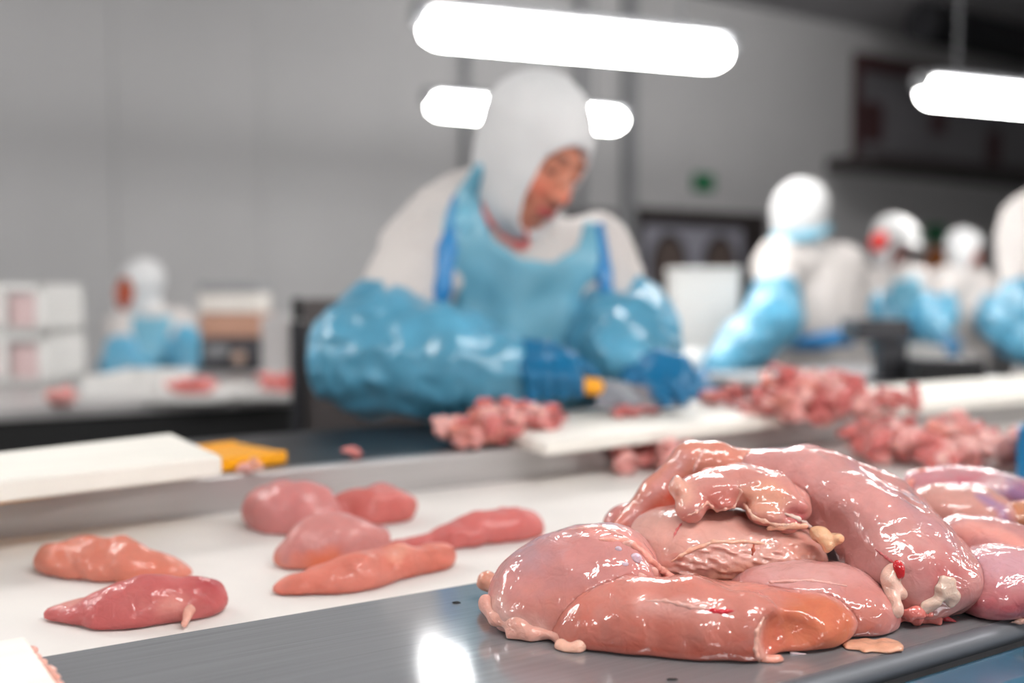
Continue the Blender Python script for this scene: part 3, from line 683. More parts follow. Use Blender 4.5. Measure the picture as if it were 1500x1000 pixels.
belt_piece('chicken_tender', [(415, 867), (520, 855), (635, 830)], [.010, .024, .019], .85, 'long orange tender lying in front of the triangular piece', (206, 118, 98), 111, regs=[(cone(G3(575, 850, ZB, .02), G3(620, 815, ZB, .03), .006, .006)[0], (222, 160, 138), .006)])
belt_piece('chicken_tender', [(578, 805), (670, 796), (765, 784)], [.009, .020, .026], .85, 'long red tender on the belt behind the thigh', (198, 104, 98), 113, regs=[(ell(G3(780, 765, ZB, .02), (.03, .03, .03))[0], (172, 84, 92), .012)])

# ------------------------------------------------------------------ heaps of trimmings: single chunks, each its own object
def chunk_mesh(seed):
    rg = np.random.default_rng(seed); pr = []
    for i in range(6):
        c = rg.uniform(-.020, .020, 3)*np.array([1.3, 1, .6]); pr.append(ell(c, rg.uniform(.006, .018, 3)*np.array([1.2, 1, .8]), np.eye(3)))
    f0, lo, hi = union(pr, .005); cols = [(228, 166, 158), (214, 132, 126), (232, 182, 172), (202, 108, 104), (228, 156, 140)]
    o = sdf_obj('chicken_trimming', lambda p: f0(p)+.004*noise(p, .012, seed)+.003*(1-2*np.abs(noise(p, .011, seed+3))), lo-.006, hi+.006, .0024, M['meat_far'], None, regions(cols[seed % 5], [(ell(rg.uniform(-.02, .02, 3), (.012, .012, .012), np.eye(3))[0], cols[(seed+2) % 5], .008)], seed))
    me = o.data; bpy.data.objects.remove(o); return me
CH = [chunk_mesh(200+i) for i in range(9)]
def heap(c0, c1, rad, n, height, z0, label, group, seed, smin_=.8, smax_=1.25, pick=None):
    """chunks heaped along the line c0-c1 (points on the support)"""
    rg = random.Random(seed); made = []
    for i in range(n):
        for tries in range(40):
            t = rg.uniform(-1, 1); s = rg.uniform(-1, 1)
            if t*t+s*s < 1: break
        u = (c1-c0)/2; c = (c0+c1)/2; nrm = np.array([-u[1], u[0], 0]); nrm /= np.linalg.norm(nrm)
        q = c + u*t + nrm*rad*s
        sc = rg.uniform(smin_, smax_); hh = height*max(0, 1-(t*t+s*s))**.8
        lay = rg.random()
        me = CH[rg.choice(pick) if pick else rg.randrange(len(CH))]
        rot = Matrix.Rotation(rg.uniform(0, 6.28), 4, 'Z') @ Matrix.Rotation(rg.uniform(-.4, .4), 4, 'X')
        zmin = min((rot @ v.co).z for v in me.vertices)*sc
        o = bpy.data.objects.new('chicken_trimming', me); COL.objects.link(o)
        o.matrix_world = Matrix.Translation((q[0], q[1], z0 - zmin + .0005 + hh*lay)) @ rot @ Matrix.Scale(sc, 4)
        tag(o, label, 'chicken piece', group); made.append(o)
    return made
ZBD = ZR+.0195
heap(G3(648, 660, ZC), G3(815, 643, ZC), .040, 36, .040, ZC, 'pink chicken trimming in the heap at the worker\'s left, on the counter', 'trimmings heaped on the left of the counter', 1, .55, .9)
heap(G3(1120, 612, ZBD), G3(1250, 600, ZBD), .085, 60, .080, ZC, 'pink chicken trimming in the big heap right of the main cutting board', 'trimmings in the big heap on the counter', 2, .6, .95)
heap(G3(1240, 606, ZBD), G3(1325, 592, ZBD), .04, 12, .025, ZC+.01, 'chicken trimming trailing off the right end of the big heap', 'trimmings trailing off the big heap', 3, .55, .85)
heap(G3(1035, 594, ZBD), G3(1085, 590, ZBD), .03, 7, .012, ZBD, 'dark red trimming on the board by the worker\'s gloved fingertips', 'red trimmings by the glove', 4, .5, .75, pick=[1, 3, 6, 8])
heap(G3(885, 612, ZBD), G3(1000, 604, ZBD), .022, 10, .002, ZBD, 'red trimming lying under the knife blade on the board', 'red trimmings under the knife', 5, .3, .5, pick=[1, 3, 6, 8])
heap(G3(905, 696), G3(1015, 684), .05, 13, .02, ZB, 'blurred red trimming on the belt behind the upright slab', 'trimmings on the belt behind the slab', 6, .6, .95, pick=[1, 3, 6, 8, 0])
heap(G3(1290, 688), G3(1420, 672), .10, 40, .055, ZB, 'red trimming in the blurred heap on the belt at right', 'trimmings heaped on the belt at right', 8, .7, 1.1)
heap(G3(1440, 686), G3(1530, 676), .07, 16, .03, ZB, 'red trimming in the small heap on the belt at the right edge', 'trimmings heaped at the right edge of the belt', 9, .7, 1.1)
for (px, py, z, s, lb) in ((512, 672, ZC, .45, 'tiny pale meat crumb alone on the dark counter'), (364, 693, ZR, .45, 'tiny pink crumb on the rail below the yellow tray'), (286, 691, ZR, .4, 'tiny pink crumb on the rail under the left cutting board'), (8, 710, ZR, .6, 'pink crumb at the left edge of the rail')):
    o = heap(G3(px, py, z), G3(px+2, py, z), .001, 1, 0, z, lb, None, px, s, s)[0]
#@@ PEOPLE
# ------------------------------------------------------------------ people
def nrm(v): v = np.array(v, float); return v/np.linalg.norm(v)
def head_frame(fwd, roll):
    f = nrm(V3(*fwd)); s = nrm(np.cross(f, Z)); u = np.cross(s, f)
    a = math.radians(roll); s2 = s*math.cos(a) - u*math.sin(a); u2 = u*math.cos(a) + s*math.sin(a)
    return np.array([s2, f, u2])          # side, forward, up
def head_prims(c, H, g=0.0, face=True):
    W = lambda s, f, u: c + s*H[0] + f*H[1] + u*H[2]
    pr = [ell(W(0, -.018, .038), (.074+g, .094+g, .084+g), H), ell(W(0, .028, -.028), (.060+g, .062+g, .084+g), H), ell(W(0, .050, -.088), (.034+g, .030+g, .026+g), H)]
    if face:
        pr += [ell(W(.034, .052, -.036), (.028, .028, .03), H), ell(W(-.034, .052, -.036), (.028, .028, .03), H)]
    return pr
def face_detail(c, H, d, p):
    W = lambda s, f, u: c + s*H[0] + f*H[1] + u*H[2]
    for s in (-1, 1): d = smax(d, -ell(W(s*.032, .098, .004), (.018, .016, .012), H)[0](p), .010)
    for s in (-1, 1): d = smin(d, ell(W(s*.032, .077, .001), (.015, .012, .010), H)[0](p), .004)
    d = smin(d, cone(W(-.034, .080, .022), W(.034, .080, .022), .010, .010)[0](p), .010)
    d = smin(d, cone(W(0, .086, .008), W(0, .107, -.034), .007, .0105)[0](p), .008)
    for s in (-1, 1): d = smin(d, ell(W(s*.013, .098, -.038), (.009, .011, .008), H)[0](p), .005)
    d = smin(d, cone(W(-.020, .086, -.062), W(.020, .086, -.062), .006, .006)[0](p), .004)
    d = smin(d, cone(W(-.017, .086, -.073), W(.017, .086, -.073), .007, .007)[0](p), .004)
    for s in (-1, 1): d = smin(d, ell(W(s*.070, -.012, .0), (.008, .022, .030), H)[0](p), .005)
    return d
def face_col(c, H, tone):
    W = lambda s, f, u: c + s*H[0] + f*H[1] + u*H[2]
    def col(v):
        o = np.tile(L(tone), (len(v), 1))*(1+.07*noise(v, .02, 3))[:, None]
        def mix(g, rgb, soft):
            t = np.clip(.5-g(v)/(2*soft), 0, 1)[:, None]; return o*(1-t)+L(rgb)*t
        for s in (-1, 1):
            o = mix(cone(W(s*.016, .092, .024), W(s*.050, .080, .024), .0045, .003)[0], (70, 44, 36), .004)      # brow
            o = mix(cone(W(s*.020, .092, -.004), W(s*.046, .082, -.003), .0035, .0035)[0], (58, 34, 30), .003)     # lashes of the lowered lid
            o = mix(ell(W(s*.038, .08, -.036), (.018, .02, .016), H)[0], tuple(np.clip(np.array(tone)*np.array([1.06, .88, .86]), 0, 255)), .014)
        o = mix(cone(W(-.021, .094, -.068), W(.021, .094, -.068), .008, .008)[0], (178, 74, 74), .003)
        o = mix(ell(W(0, .115, -.034), (.013, .012, .012), H)[0], tuple(np.clip(np.array(tone)*np.array([1.08, .9, .88]), 0, 255)), .008)
        return o
    return col
def hand_prims(wr, dirv, back, size=1.0, curl=.55, thumb=1):
    """a relaxed gloved hand: wrist, pointing direction, back-of-hand direction"""
    d = nrm(dirv); b = nrm(np.array(back) - d*(d @ np.array(back))); s = np.cross(d, b)*thumb; k = size
    pr = [ell(wr + d*.045*k, (.048*k, .040*k, .019*k), np.array([d, s, b])), cone(wr - d*.03, wr + d*.02*k, .033*k, .030*k)]
    for i, ln in enumerate((.070, .080, .074, .058)):
        a = wr + d*.082*k + s*(.030-.020*i)*k
        d1 = nrm(d - b*curl); d2 = nrm(d - b*curl*2.6)
        m = a + d1*ln*.5*k; e = m + d2*ln*.5*k
        pr += chain([a, m, e], [.0105*k, .010*k, .0088*k])
    a = wr + d*.025*k + s*.035*k; m = a + nrm(d*.6+s*.8-b*.3)*.035*k; e = m + nrm(d-b*.4+s*.1)*.032*k
    return pr + chain([a, m, e], [.013*k, .0115*k, .010*k])
def person(label, head, fwd, roll, sl, sr, el, er, wl, wr, hip, tone=(196, 128, 104), res=.012, apron=True, bib=None, apron_hw=.15, bib_top=-.10, hands=None, helmet=False, seed=0, hoodres=None, arm=1.0, sleeve_r=(.070, .068, .046), sleeve_from=.55, extra_coat=(), straps=(), coat_off=.0, group='workers in white coats'):
    c = np.array(head, float); H = head_frame(fwd, roll); sl, sr, el, er, wl, wr, hip = [np.array(q, float) for q in (sl, sr, el, er, wl, wr, hip)]
    sm = (sl+sr)/2; up = nrm(sm-hip); side = nrm(sr-sl); tf = nrm(np.cross(up, side)); side = np.cross(tf, up)
    if tf @ nrm(V3(*fwd)) < 0 and tf @ ((wl+wr)/2-sm) < 0: tf = -tf
    T = np.array([side, tf, up]); ln = np.linalg.norm(sm-hip)
    foot = np.array([hip[0], hip[1], 0]); sf = nrm(np.array([side[0], side[1], 0])); ff = nrm(np.array([tf[0], tf[1], 0]))
    root = empty('person', foot); tag(root, label, 'person', group)
    torso = lambda g: [ell(sm - up*.17, (.160+g, .105+g, .17+g), T), ell(sm - up*(ln*.62), (.150+g, .110+g, .19+g), T), ell(hip, (.165+g, .125+g, .13+g), T), cone(sl, sr, .052+g, .052+g)]
    neck = lambda g: [cone(sm + up*.0, c - .05*H[2] - .01*H[1], .060+g, .052+g)]
    legs = []; boots = []
    for s in (-1, 1):
        hj = hip + sf*s*.09; kn = np.array([hj[0], hj[1], 0]) + Z*.48 + ff*.02; an = np.array([hj[0], hj[1], .09])
        legs.append([hj, kn, an])
    lp = lambda g: sum([chain(q, [.085+g, .060+g, .045+g]) for q in legs], [])
    feet = [ell(q[2]+ff*.05-Z*.045, (.045, .12, .042), np.array([sf, ff, Z])) for q in legs]
    arms = lambda g: chain([sl, el, wl], [.050+g, .042+g, .029+g]) + chain([sr, er, wr], [.050+g, .042+g, .029+g])
    hp = [ell(w_ + nrm(w_-e_)*.01, (.024, .024, .024)) for w_, e_ in ((wl, el), (wr, er))]
    fbody, lo, hi = union(torso(0)+neck(0)+lp(0)+feet+arms(0)+hp+head_prims(c, H), .025)
    fh, hlo, hhi = union(head_prims(c, H), .02)
    def fb(p):
        d = fbody(p)
        near = ((p-c)**2).sum(1) < .17**2
        if near.any(): d[near] = face_detail(c, H, d[near], p[near])
        return d
    lo = np.array(lo); lo[2] = 0
    sdf_obj('body', fb, lo, hi, hoodres or res, M['skin'], root, face_col(c, H, tone))
    # coat: torso, both arms and skirt
    skirt = [cone(hip, np.array([hip[0], hip[1], .62]), .17, .19)]
    fc0, clo, chi = union(torso(.016+coat_off)+chain([sl, el, wl], [.070*arm, .060*arm, .036])+chain([sr, er, wr], [.070*arm, .060*arm, .036])+[cone(sm-up*.02, sm+up*.05, .085, .07)]+skirt+list(extra_coat), .035)
    fcoat = lambda p: fc0(p) + .012*(np.abs(noise(p, .075, seed))-.35) + .004*noise(p, .025, seed+1)
    ft0, _, _ = union(torso(.016+coat_off)+[cone(sm-up*.02, sm+up*.05, .085, .07)]+list(extra_coat), .035)
    fcoat_c = lambda p: smax(fcoat(p), .62-p[:, 2], .004)
    clo = np.array(clo); clo[2] = .6
    sdf_obj('coat', fcoat_c, clo, chi, res, M['coat'], root)
    tr, tlo, thi = union(lp(.012), .02)
    sdf_obj('trousers', lambda p: smax(smax(tr(p), p[:, 2]-.68, .003), .24-p[:, 2], .003), tlo, thi, .016, M['pants'], root)
    for q in legs:
        g, blo, bhi = union([cone(q[2]+Z*.2, q[2]-Z*.02, .064, .058), ell(q[2]+ff*.05-Z*.04, (.052, .13, .05), np.array([sf, ff, Z]))], .02)
        sdf_obj('boot', lambda p, g=g: smax(g(p), .001-p[:, 2], .002), blo, bhi, .014, M['boot'], root)
    # hood with a face opening
    W = lambda s, f, u: c + s*H[0] + f*H[1] + u*H[2]
    fhood, olo, ohi = union(head_prims(c, H, .014, False) + [cone(W(0, -.025, -.03), sm+up*.055, .074, .066)], .03)
    hole, _, _ = union([ell(W(0, .11, -.012), (.059, .088, .066), H), ell(W(0, .11, -.068), (.050, .082, .054), H)], .03)
    ap = None; hd = sdf_obj('hood', lambda p: smax(fhood(p)+.002*noise(p, .03, seed), -hole(p), .006), olo, ohi, hoodres or res, M['hood'], root)
    if apron:
        py_ = poly2(bib if bib is not None else [(-.085, bib_top), (.085, bib_top), (apron_hw, -.26), (apron_hw+.02, -.75), (-apron_hw-.02, -.75), (-apron_hw, -.26)])
        if bib is not None: reg = lambda p: smax(py_((p-CAM) @ R, p[:, 2]), .02-((p-hip) @ tf)-.0, .01)
        else: reg = lambda p: smax(py_((p-sm) @ side, (p-sm) @ up), -((p-sm) @ tf)+.0, .01)
        fs = lambda p: smax(ft0(p) + .014*(np.abs(noise(p*np.array([1, 1, .45]), .05, seed+4))-.4) - .016, reg(p), .006)
        ap = sdf_obj('apron', fs, clo, np.array(chi)+.02, min(res, .009), M['apron'], root)
    dm = (sm-CAM) @ F; SP = surf_finder(lambda p: np.minimum(fcoat(p), fhood(p)), dm-.6, dm+.6)
    for nm, pix, rs, m_ in straps:
        g, alo, ahi = union(chain([SP(x_, y_, rs[0]*.3) for x_, y_ in pix], rs), .01)
        sdf_obj(nm, lambda p, g=g: g(p)+.003*noise(p, .03, seed+7), alo-.005, ahi+.005, min(res, .008), M[m_], hd if nm == 'hood_cord' else (ap or root) if nm != 'waist_tie' else root)
    for i, (s_, e_, w_) in enumerate(((sl, el, wl), (sr, er, wr))):
        st = s_ + (e_-s_)*sleeve_from
        g, alo, ahi = union(chain([st, e_, e_*.45+w_*.55, w_], [sleeve_r[0]*.98, sleeve_r[0]*1.06, sleeve_r[1], sleeve_r[2]]), .04)
        sdf_obj('sleeve_cover', lambda p, g=g, i=i: g(p) + .016*(np.abs(noise(p, .060, seed+i))-.6) + .010*(np.abs(noise(p, .030, seed+20))-.6), alo-.01, ahi+.01, min(res, .010)*.8, M['sleeve'], root)
        if hands and hands[i] is not None: hpz = hands[i]
        else: hpz = hand_prims(w_, w_-e_, nrm(Z*.9 - tf*.2), 1.05, .5, 1 if i == 0 else -1)
        g, alo, ahi = union(hpz, .006)
        sdf_obj('glove', g, alo, ahi, min(res*.6, .006), M['glove'], root)
    return root, dict(c=c, H=H, sm=sm, up=up, side=side, tf=tf, W=W, fcoat=fcoat, fhood=fhood)

# ---- the hooded worker cutting at the counter
def rz(px, py, d=1.72): q = P(px, py, d); return ((q-CAM) @ R, q[2])
bib = [rz(*q) for q in ((706, 300), (722, 350), (760, 378), (810, 384), (846, 362), (862, 312), (880, 312), (892, 380), (896, 480), (900, 640), (905, 800), (590, 800), (600, 640), (632, 480), (648, 400), (650, 330), (664, 270), (690, 238), (702, 250))]
handA = [ell(P(800, 530, 1.555), (.048, .030, .034), axes(-12)), cone(P(745, 530, 1.57), P(785, 530, 1.56), .040, .036)]
for i, x in enumerate((776, 799, 822, 844)):
    handA += chain([P(x-8, 524+i*2, 1.540), P(x, 550+i*2, 1.512), P(x+3, 584-i*3, 1.520)], [.0125, .0118, .0100])
handA += chain([P(795, 516, 1.575), P(838, 526, 1.560), P(868, 548, 1.555)], [.013, .012, .0105])
handB = [ell(P(940, 538, 1.60), (.046, .034, .034), axes(-25)), cone(P(908, 520, 1.64), P(930, 532, 1.61), .036, .035)]
for i, (bx, by, mx, my, tx, ty) in enumerate(((962, 522, 1000, 532, 1018, 562), (966, 536, 1000, 548, 1016, 575), (960, 550, 988, 562, 1000, 584), (948, 560, 966, 574, 976, 588))):
    handB += chain([P(bx, by, 1.585-.008*i), P(mx, my, 1.565-.010*i), P(tx, ty, 1.55-.010*i)], [.0135, .0125, .0105])
handB += chain([P(925, 545, 1.59), P(918, 566, 1.565), P(930, 582, 1.555)], [.014, .012, .010])
w1, d1 = person('hooded worker in white coat and blue apron leaning over a cutting board with a knife',
    P(780, 224, 1.70), (.61, -.58, -.50), -9, P(628, 368, 1.76), P(866, 378, 1.84), P(540, 520, 1.64), P(912, 492, 1.82), P(742, 540, 1.57), P(918, 524, 1.63), P(760, 660, 1.97),
    res=.0075, hoodres=.0048, bib=bib, hands=[handA, handB], seed=300, arm=1.12, sleeve_r=(.080, .076, .050), sleeve_from=.78,
    extra_coat=[ell(P(700, 345, 1.84), (.13, .10, .12), axes(25)), ell(P(655, 330, 1.80), (.09, .08, .07), axes(40))],
    straps=[('neck_gather', [(702, 248), (686, 285), (678, 330), (676, 375)], [.012, .020, .020, .006], 'apron'), ('hood_cord', [(706, 292), (716, 322), (736, 346), (760, 360), (772, 358), (772, 338)], [.0055]*6, 'cord'),
            ('apron_binding', [(668, 290), (656, 360), (648, 420), (640, 470)], [.008, .015, .016, .014], 'apron_edge'), ('apron_binding', [(878, 330), (886, 400), (890, 460), (892, 530)], [.010, .014, .016, .014], 'apron_edge')])
# ---- knife in the worker's hand
kn = empty('boning_knife', P(810, 560, 1.53)); tag(kn, 'knife with a yellow handle held in the hooded worker\'s gloved hand', 'knife')
g, alo, ahi = union(chain([P(750, 552, 1.538), P(800, 559, 1.534), P(872, 566, 1.528)], [.010, .0125, .0135]), .005)
sdf_obj('handle', g, alo, ahi, .003, M['yellow'], kn)
bt = [P(874, 553, 1.527), P(920, 560, 1.53), P(975, 573, 1.54), P(1012, 588, 1.548), P(1008, 597, 1.546), P(940, 598, 1.536), P(874, 597, 1.526)]
MB().prism(bt, HF*.0022).build('blade', M['blade'], kn)

# ---- other workers
J = lambda *a: P(*a)
person('worker seen from behind in white coat with blue sleeves, past the white boxes', J(1168, 318, 3.6), (-.55, .75, -.25), 8, J(1140, 388, 3.55), J(1232, 392, 3.70), J(1132, 468, 3.35), J(1275, 480, 3.75), J(1056, 540, 3.05), J(1240, 520, 3.95), J(1215, 560, 3.72),
       apron=False, res=.014, seed=320, arm=1.15, sleeve_r=(.080, .072, .05), sleeve_from=.62, coat_off=.02,
       straps=[('neck_strap', [(1136, 346), (1160, 350), (1190, 344), (1212, 334)], [.018, .02, .02, .018], 'apron'), ('waist_tie', [(1160, 504), (1200, 500), (1240, 494), (1268, 486)], [.022, .03, .03, .022], 'apron_edge')])
p3, d3 = person('worker in a white helmet with red ear muffs and light blue apron', J(1306, 356, 5.2), (.45, -.72, -.45), -10, J(1280, 412, 5.2), J(1342, 410, 5.3), J(1278, 470, 5.1), J(1352, 468, 5.2), J(1312, 498, 4.95), J(1378, 492, 5.0), J(1310, 520, 5.4), tone=(120, 62, 50), res=.016, seed=340, bib_top=.03, hoodres=.009)
W = d3['W']; H = d3['H']
g, alo, ahi = union([ell(W(0, .0, .055), (.105, .125, .095), H), ell(W(0, .10, .05), (.08, .07, .02), H)], .02)
cut = plane(W(0, 0, .035), -H[2]); sdf_obj('helmet', lambda p: smax(g(p), cut(p), .004), alo, ahi, .008, M['helmet'], p3)
for s in (-1, 1):
    g2, alo, ahi = ell(W(s*.105, .0, -.012), (.03, .045, .055), H); sdf_obj('ear_muff', g2, alo, ahi, .008, M['red'], p3)
person('far worker in white coat bending to the right, next to the right edge worker', J(1412, 366, 6.3), (.80, -.40, -.35), -12, J(1386, 412, 6.3), J(1436, 416, 6.4), J(1382, 462, 6.1), J(1450, 468, 6.2), J(1372, 490, 5.9), J(1462, 492, 6.0), J(1402, 520, 6.5), tone=(176, 92, 70), res=.016, hoodres=.009, apron=False, seed=360, arm=1.15, coat_off=.03)
person('worker in white cut off by the right edge, blue sleeve bent', J(1560, 310, 3.2), (-.2, -.8, -.4), 5, J(1512, 372, 3.2), J(1630, 374, 3.25), J(1500, 475, 3.1), J(1650, 475, 3.1), J(1555, 535, 2.95), J(1610, 535, 2.95), J(1580, 550, 3.35), res=.014, seed=380, arm=1.25, sleeve_r=(.085, .075, .05), sleeve_from=.70, coat_off=.03,
       extra_coat=[ell(J(1518, 345, 3.25), (.12, .12, .15))])
person('far worker in a blue apron at the left table, face turned left', J(202, 420, 4.6), (-.42, -.90, -.06), -25, J(180, 478, 4.6), J(262, 474, 4.7), J(176, 540, 4.5), J(276, 520, 4.6), J(225, 560, 4.3), J(292, 548, 4.3), J(222, 575, 4.75), tone=(186, 94, 66), res=.016, seed=400, bib_top=.06, apron_hw=.15, hoodres=.009)
#@@ BACK
# ------------------------------------------------------------------ far tables, machines, boxes
def table(name, x0, x1, y0, y1, z, label, top='steel', dark=True):
    r_ = empty(name, ((x0+x1)/2, (y0+y1)/2, 0)); tag(r_, label, 'table')
    MB().box((x0, y0, z-.03), (x1, y1, z)).build('table_top', M[top], r_, .004)
    MB().box((x0+.02, y0+.03, z-.20), (x1-.02, y0+.05, z-.03)).build('front_panel', M['black'], r_)  # black sheet paints the shade below the left table; right table's front is black
    for x in (x0+.05, x1-.05):
        for y in (y0+.08, y1-.05): MB().box((x-.02, y-.02, 0), (x+.02, y+.02, z-.03)).build('leg', M['steel_dark'], r_)
    MB().box((x0+.07, y0+.06, .22), (x1-.07, y1-.06, .25)).build('lower_shelf', M['steel_dark'], r_)
    return r_
ZT = .85
table('steel_table', -3.0, 1.22, 2.69, 3.72, ZT, 'long steel table with trays and crates at the far left')
def tq(px, py, z): return on_z(px, py, z)
def crate(px0, px1, d, z0, z1, label):
    a = P(px0, 500, d); b = P(px1, 500, d); x = nrm((b-a)*np.array([1, 1, 0])); y = np.array([-x[1], x[0], 0]); wd = np.linalg.norm((b-a)[:2]); dp = .28; t = .022
    r_ = empty('crate', ((a+b)/2)[:2].tolist()+[z0]); tag(r_, label, 'crate', 'white crates on the left table')
    a = np.array([a[0], a[1], 0]); A_ = (x, y, Z); zc = (z0+z1)/2; h = (z1-z0)/2
    m = MB(); m.obox(a+x*wd/2+y*dp/2+Z*(z0+t/2), (wd/2, dp/2, t/2), A_)
    for s in (t/2, dp-t/2): m.obox(a+x*wd/2+y*s+Z*(z0+h*.16), (wd/2, t/2, h*.16), A_).obox(a+x*wd/2+y*s+Z*(z1-h*.12), (wd/2, t/2, h*.12), A_)
    for s in (t/2, wd-t/2): m.obox(a+x*s+y*dp/2+Z*zc, (t/2, dp/2, h), A_)
    cb = m.build('crate_body', M['crate'], r_)
    for i in range(1, 3): MB().obox(a+x*(wd*i/3)+y*t*.4+Z*zc, (.012, t*.35, h*.8), A_).build('rib', M['crate'], cb)
    MB().obox(a+x*wd/2+y*dp/2+Z*(zc-h*.1), (wd/2-t, dp/2-t*1.2, h*.72), A_).build('packed_meat', M['crate_pink'], r_)
    return r_
crate(-120, 66, 3.0, ZT+.001, ZT+.155, 'white crate packed with pink meat, lower one at the left edge')
crate(-120, 64, 3.0, ZT+.157, ZT+.31, 'white crate packed with pink meat, upper one at the left edge')
def tray(px0, px1, py, z, dp, label, top=None, h=.022):
    a, b = on_z(px0, py, z), on_z(px1, py, z); x = nrm(b-a); y = np.array([-x[1], x[0], 0]); wd = np.linalg.norm(b-a); A_ = (x, y, Z)
    r_ = empty('tray', (a+b)/2); tag(r_, label, 'tray', 'shallow trays on far tables'); m = MB()
    m.obox(a+x*wd/2+y*dp/2+Z*.004, (wd/2, dp/2, .0035), A_)
    m.build('tray_floor', M['crate'], r_)
    for s in (0, dp): MB().obox(a+x*wd/2+y*s+Z*h/2, (wd/2, .006, h/2), A_).build('tray_rim', M['crate'], r_, .002)
    for s in (0, wd): MB().obox(a+x*s+y*dp/2+Z*h/2, (.006, dp/2-.006, h/2), A_).build('tray_rim', M['crate'], r_, .002)
    return r_, a, x, y, wd
tray(122, 222, 580, ZT, .35, 'white tray in front of the far left worker', h=.05)
r_, a, x, y, wd = tray(208, 318, 590, ZT, .30, 'low white tray of pink meat before the weighing machine')
heap(a+x*.05+y*.12, a+x*(wd-.05)+y*.12, .08, 12, .01, ZT+.008, 'pink trimming in the low tray before the weighing machine', 'trimmings in the low tray', 12, .9, 1.3, pick=[1, 3, 6])
r_, a, x, y, wd = tray(352, 440, 586, ZT, .30, 'low white tray of pink meat beside the dark partition')
heap(a+x*.05+y*.12, a+x*(wd-.05)+y*.12, .08, 9, .01, ZT+.008, 'pink trimming in the tray beside the dark partition', 'trimmings in the right tray', 13, .9, 1.3, pick=[1, 3, 6])
q = on_z(98, 596, ZT); heap(q-x*.03, q+x*.03, .03, 4, .012, ZT, 'pink trimming at the front of the far left table', 'trimmings on the far left table', 14)
# weighing machine on the left table
def mach_box(parent, name, px0, px1, py0, py1, d, dep, mat, bev=.006):
    a = P(px0, py1, d); b = P(px1, py0, d); x = R
    return MB().obox((a+b)/2+HF*dep/2, (abs((b-a) @ R)/2, dep/2, abs(b[2]-a[2])/2), (R, HF, Z)).build(name, M[mat], parent, bev)
D = 3.62
q = P(335, 500, D); mc = empty('weighing_machine', (q[0], q[1], ZT)); tag(mc, 'grey weighing machine with a cream and tan front on the left table', 'machine')
zb = lambda z, d: 500 - ((z-CAM[2])/d - F[2])/U[2]*FPX      # picture row of height z at distance d
mach_box(mc, 'top_lid', 291, 376, 415, 428, D-.01, .24, 'pipe'); mach_box(mc, 'display', 291, 376, 429, 458, D, .22, 'tan')
mach_box(mc, 'front_panel', 292, 378, 459, 494, D, .22, 'brownp'); mach_box(mc, 'body', 292, 380, 495, int(zb(ZT+.02, D)), D, .22, 'steel_dark')
mach_box(mc, 'base', 286, 384, zb(ZT+.02, D)+1, zb(ZT, D), D-.02, .26, 'steel_dark', .003); mach_box(mc, 'knob', 340, 354, 516, 532, D-.05, .05, 'crate_warm')
mach_box(mc, 'tray_arm', 300, 330, 508, 522, D-.06, .06, 'pipe')
D = 3.3
q = P(412, 500, D); sb = empty('steel_bin', (q[0], q[1], ZT)); tag(sb, 'grey steel bin between the weighing machine and the dark partition', 'bin')
mach_box(sb, 'bin_body', 382, 424, 463, zb(ZT, D), D, .20, 'steel'); mach_box(sb, 'bin_side', 425, 443, 466, zb(ZT, D), D-.02, .20, 'crate')
# dark steel partition behind the hooded worker
D = 2.35
q = P(520, 600, D); pt_ = empty('steel_partition', (q[0], q[1], 0)); tag(pt_, 'dark steel partition panel standing behind the hooded worker\'s elbow', 'partition')
mach_box(pt_, 'panel', 446, 640, 437, zb(.35, D), D, .03, 'partition', .01); mach_box(pt_, 'post', 428, 445, 470, zb(0, D), D-.005, .04, 'steel_dark', .003)
mach_box(pt_, 'post_cap', 427, 441, 436, 469, D-.006, .042, 'black', .004); mach_box(pt_, 'post', 622, 640, zb(.35, D)+1, zb(0, D), D, .03, 'steel_dark', .003)
# packing table with white boxes
tb = table('packing_table', 1.70, 2.58, 2.35, 3.05, .84, 'steel packing table behind the hooded worker, under white boxes')
def wbox(px0, px1, py0, d, dep, z0, label):
    a = P(px0, py0, d); b = P(px1, py0, d); z1 = a[2]; wd = np.linalg.norm(b-a); c = (a+b)/2+HF*dep/2
    r_ = empty('white_box', (c[0], c[1], z0)); tag(r_, label, 'box', 'white boxes on the packing table')
    MB().obox((c[0], c[1], (z0+z1-.02)/2), (wd/2, dep/2, (z1-.02-z0)/2), (R, HF, Z)).build('box_body', M['crate'], r_, .006)
    MB().obox((c[0], c[1], z1-.0095), (wd/2+.004, dep/2+.004, .0095), (R, HF, Z)).build('lid', M['crate'], r_, .004)
wbox(986, 1084, 392, 3.45, .16, .8405, 'tall white box on the packing table, largest of the boxes')
wbox(912, 964, 431, 3.4, .16, .8405, 'small white box on the packing table left of the tall box')
q = P(968, 500, 3.2); g, alo, ahi = union([ell((q[0], q[1], .90), (.09, .07, .065)), ell((q[0]+.09, q[1]-.04, .89), (.08, .07, .06))], .03)
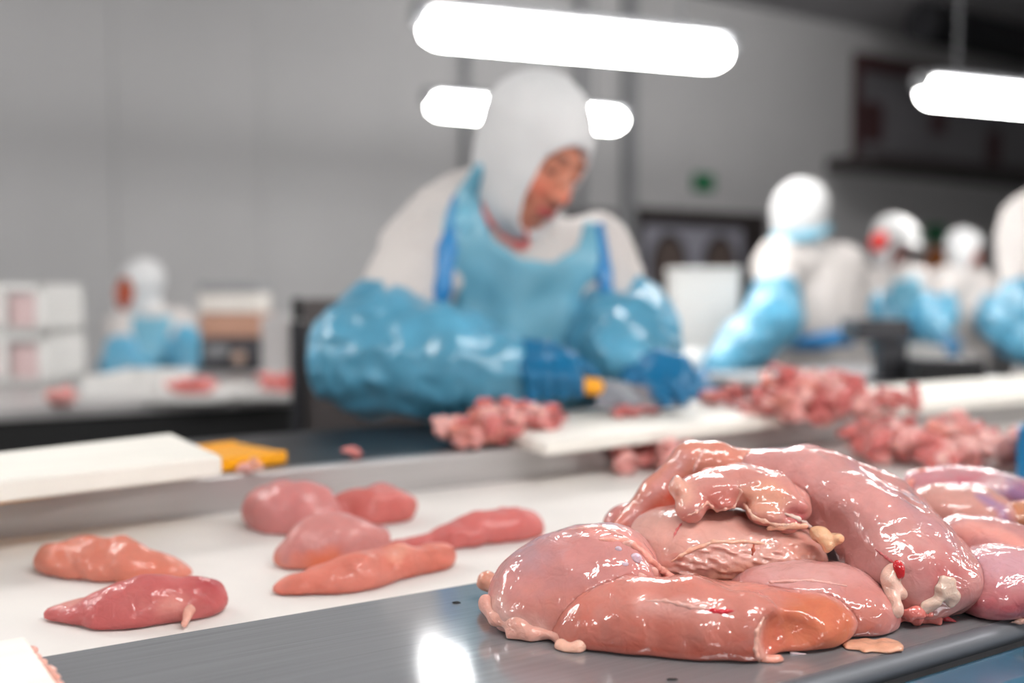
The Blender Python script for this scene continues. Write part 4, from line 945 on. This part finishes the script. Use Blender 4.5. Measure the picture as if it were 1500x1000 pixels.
t = sdf_obj('plastic_bag', lambda p: smax(g(p)+.008*noise(p, .04, 5), .841-p[:, 2], .004), alo-.01, ahi+.01, .008, M['crate']); tag(t, 'full white plastic bag slumped in front of the tall white box', 'bag')
# right hand steel table, scale and tray
D = 2.55
zt = .90
a = on_z(1300, 566, zt); table('steel_table', a[0]-.1, a[0]+.52, a[1], a[1]+.55, zt, 'dark steel table on the right, behind the long cutting board', 'steel')
q = P(1296, 520, D); sc_ = empty('platform_scale', (q[0], q[1], zt)); tag(sc_, 'dark grey platform scale on a thick pillar, before the far workers', 'scale')
mach_box(sc_, 'pan', 1256, 1336, 468, 500, D, .13, 'steel_dark'); mach_box(sc_, 'pillar', 1290, 1330, 501, zb(zt+.012, D), D+.03, .06, 'steel_dark'); mach_box(sc_, 'foot', 1278, 1338, zb(zt+.012, D)+.5, zb(zt, D), D, .12, 'steel_dark', .002)
tray(1336, 1384, 524, zt, .16, 'small white tray on the right steel table', h=.04)
mach_box_ = P(1385, 540, D)
bk = empty('black_case', (mach_box_[0], mach_box_[1], zt)); tag(bk, 'low black case on the right steel table before the small tray', 'case')
mach_box(bk, 'case_body', 1345, 1445, 534, zb(zt, D-.1), D-.1, .10, 'black', .008); mach_box(bk, 'case_lid', 1345, 1445, 526, 533.4, D-.1, .10, 'steel_dark', .004)
# blue crate on the belt at the right edge
q = on_z(1500, 702, ZB); bc = empty('blue_crate', q); tag(bc, 'blue plastic crate on the belt cut off by the right edge', 'crate')
c = q + R*.10 + HF*.02; sk = nrm(HF + R*((1500-750)/FPX)); ax_ = (R, sk, Z)
for s in (-1, 1):
    MB().obox(c+R*s*.097+Z*.035, (.003, .04, .034), ax_).build('side_wall', M['glove'], bc); MB().obox(c+sk*s*.037+Z*.035, (.094, .003, .034), ax_).build('side_wall', M['glove'], bc)
MB().obox(c+Z*.004, (.094, .034, .003), ax_).build('crate_floor', M['glove'], bc); MB().obox(c-sk*.042+Z*.066, (.10, .002, .005), ax_).build('rim', M['glove'], bc)
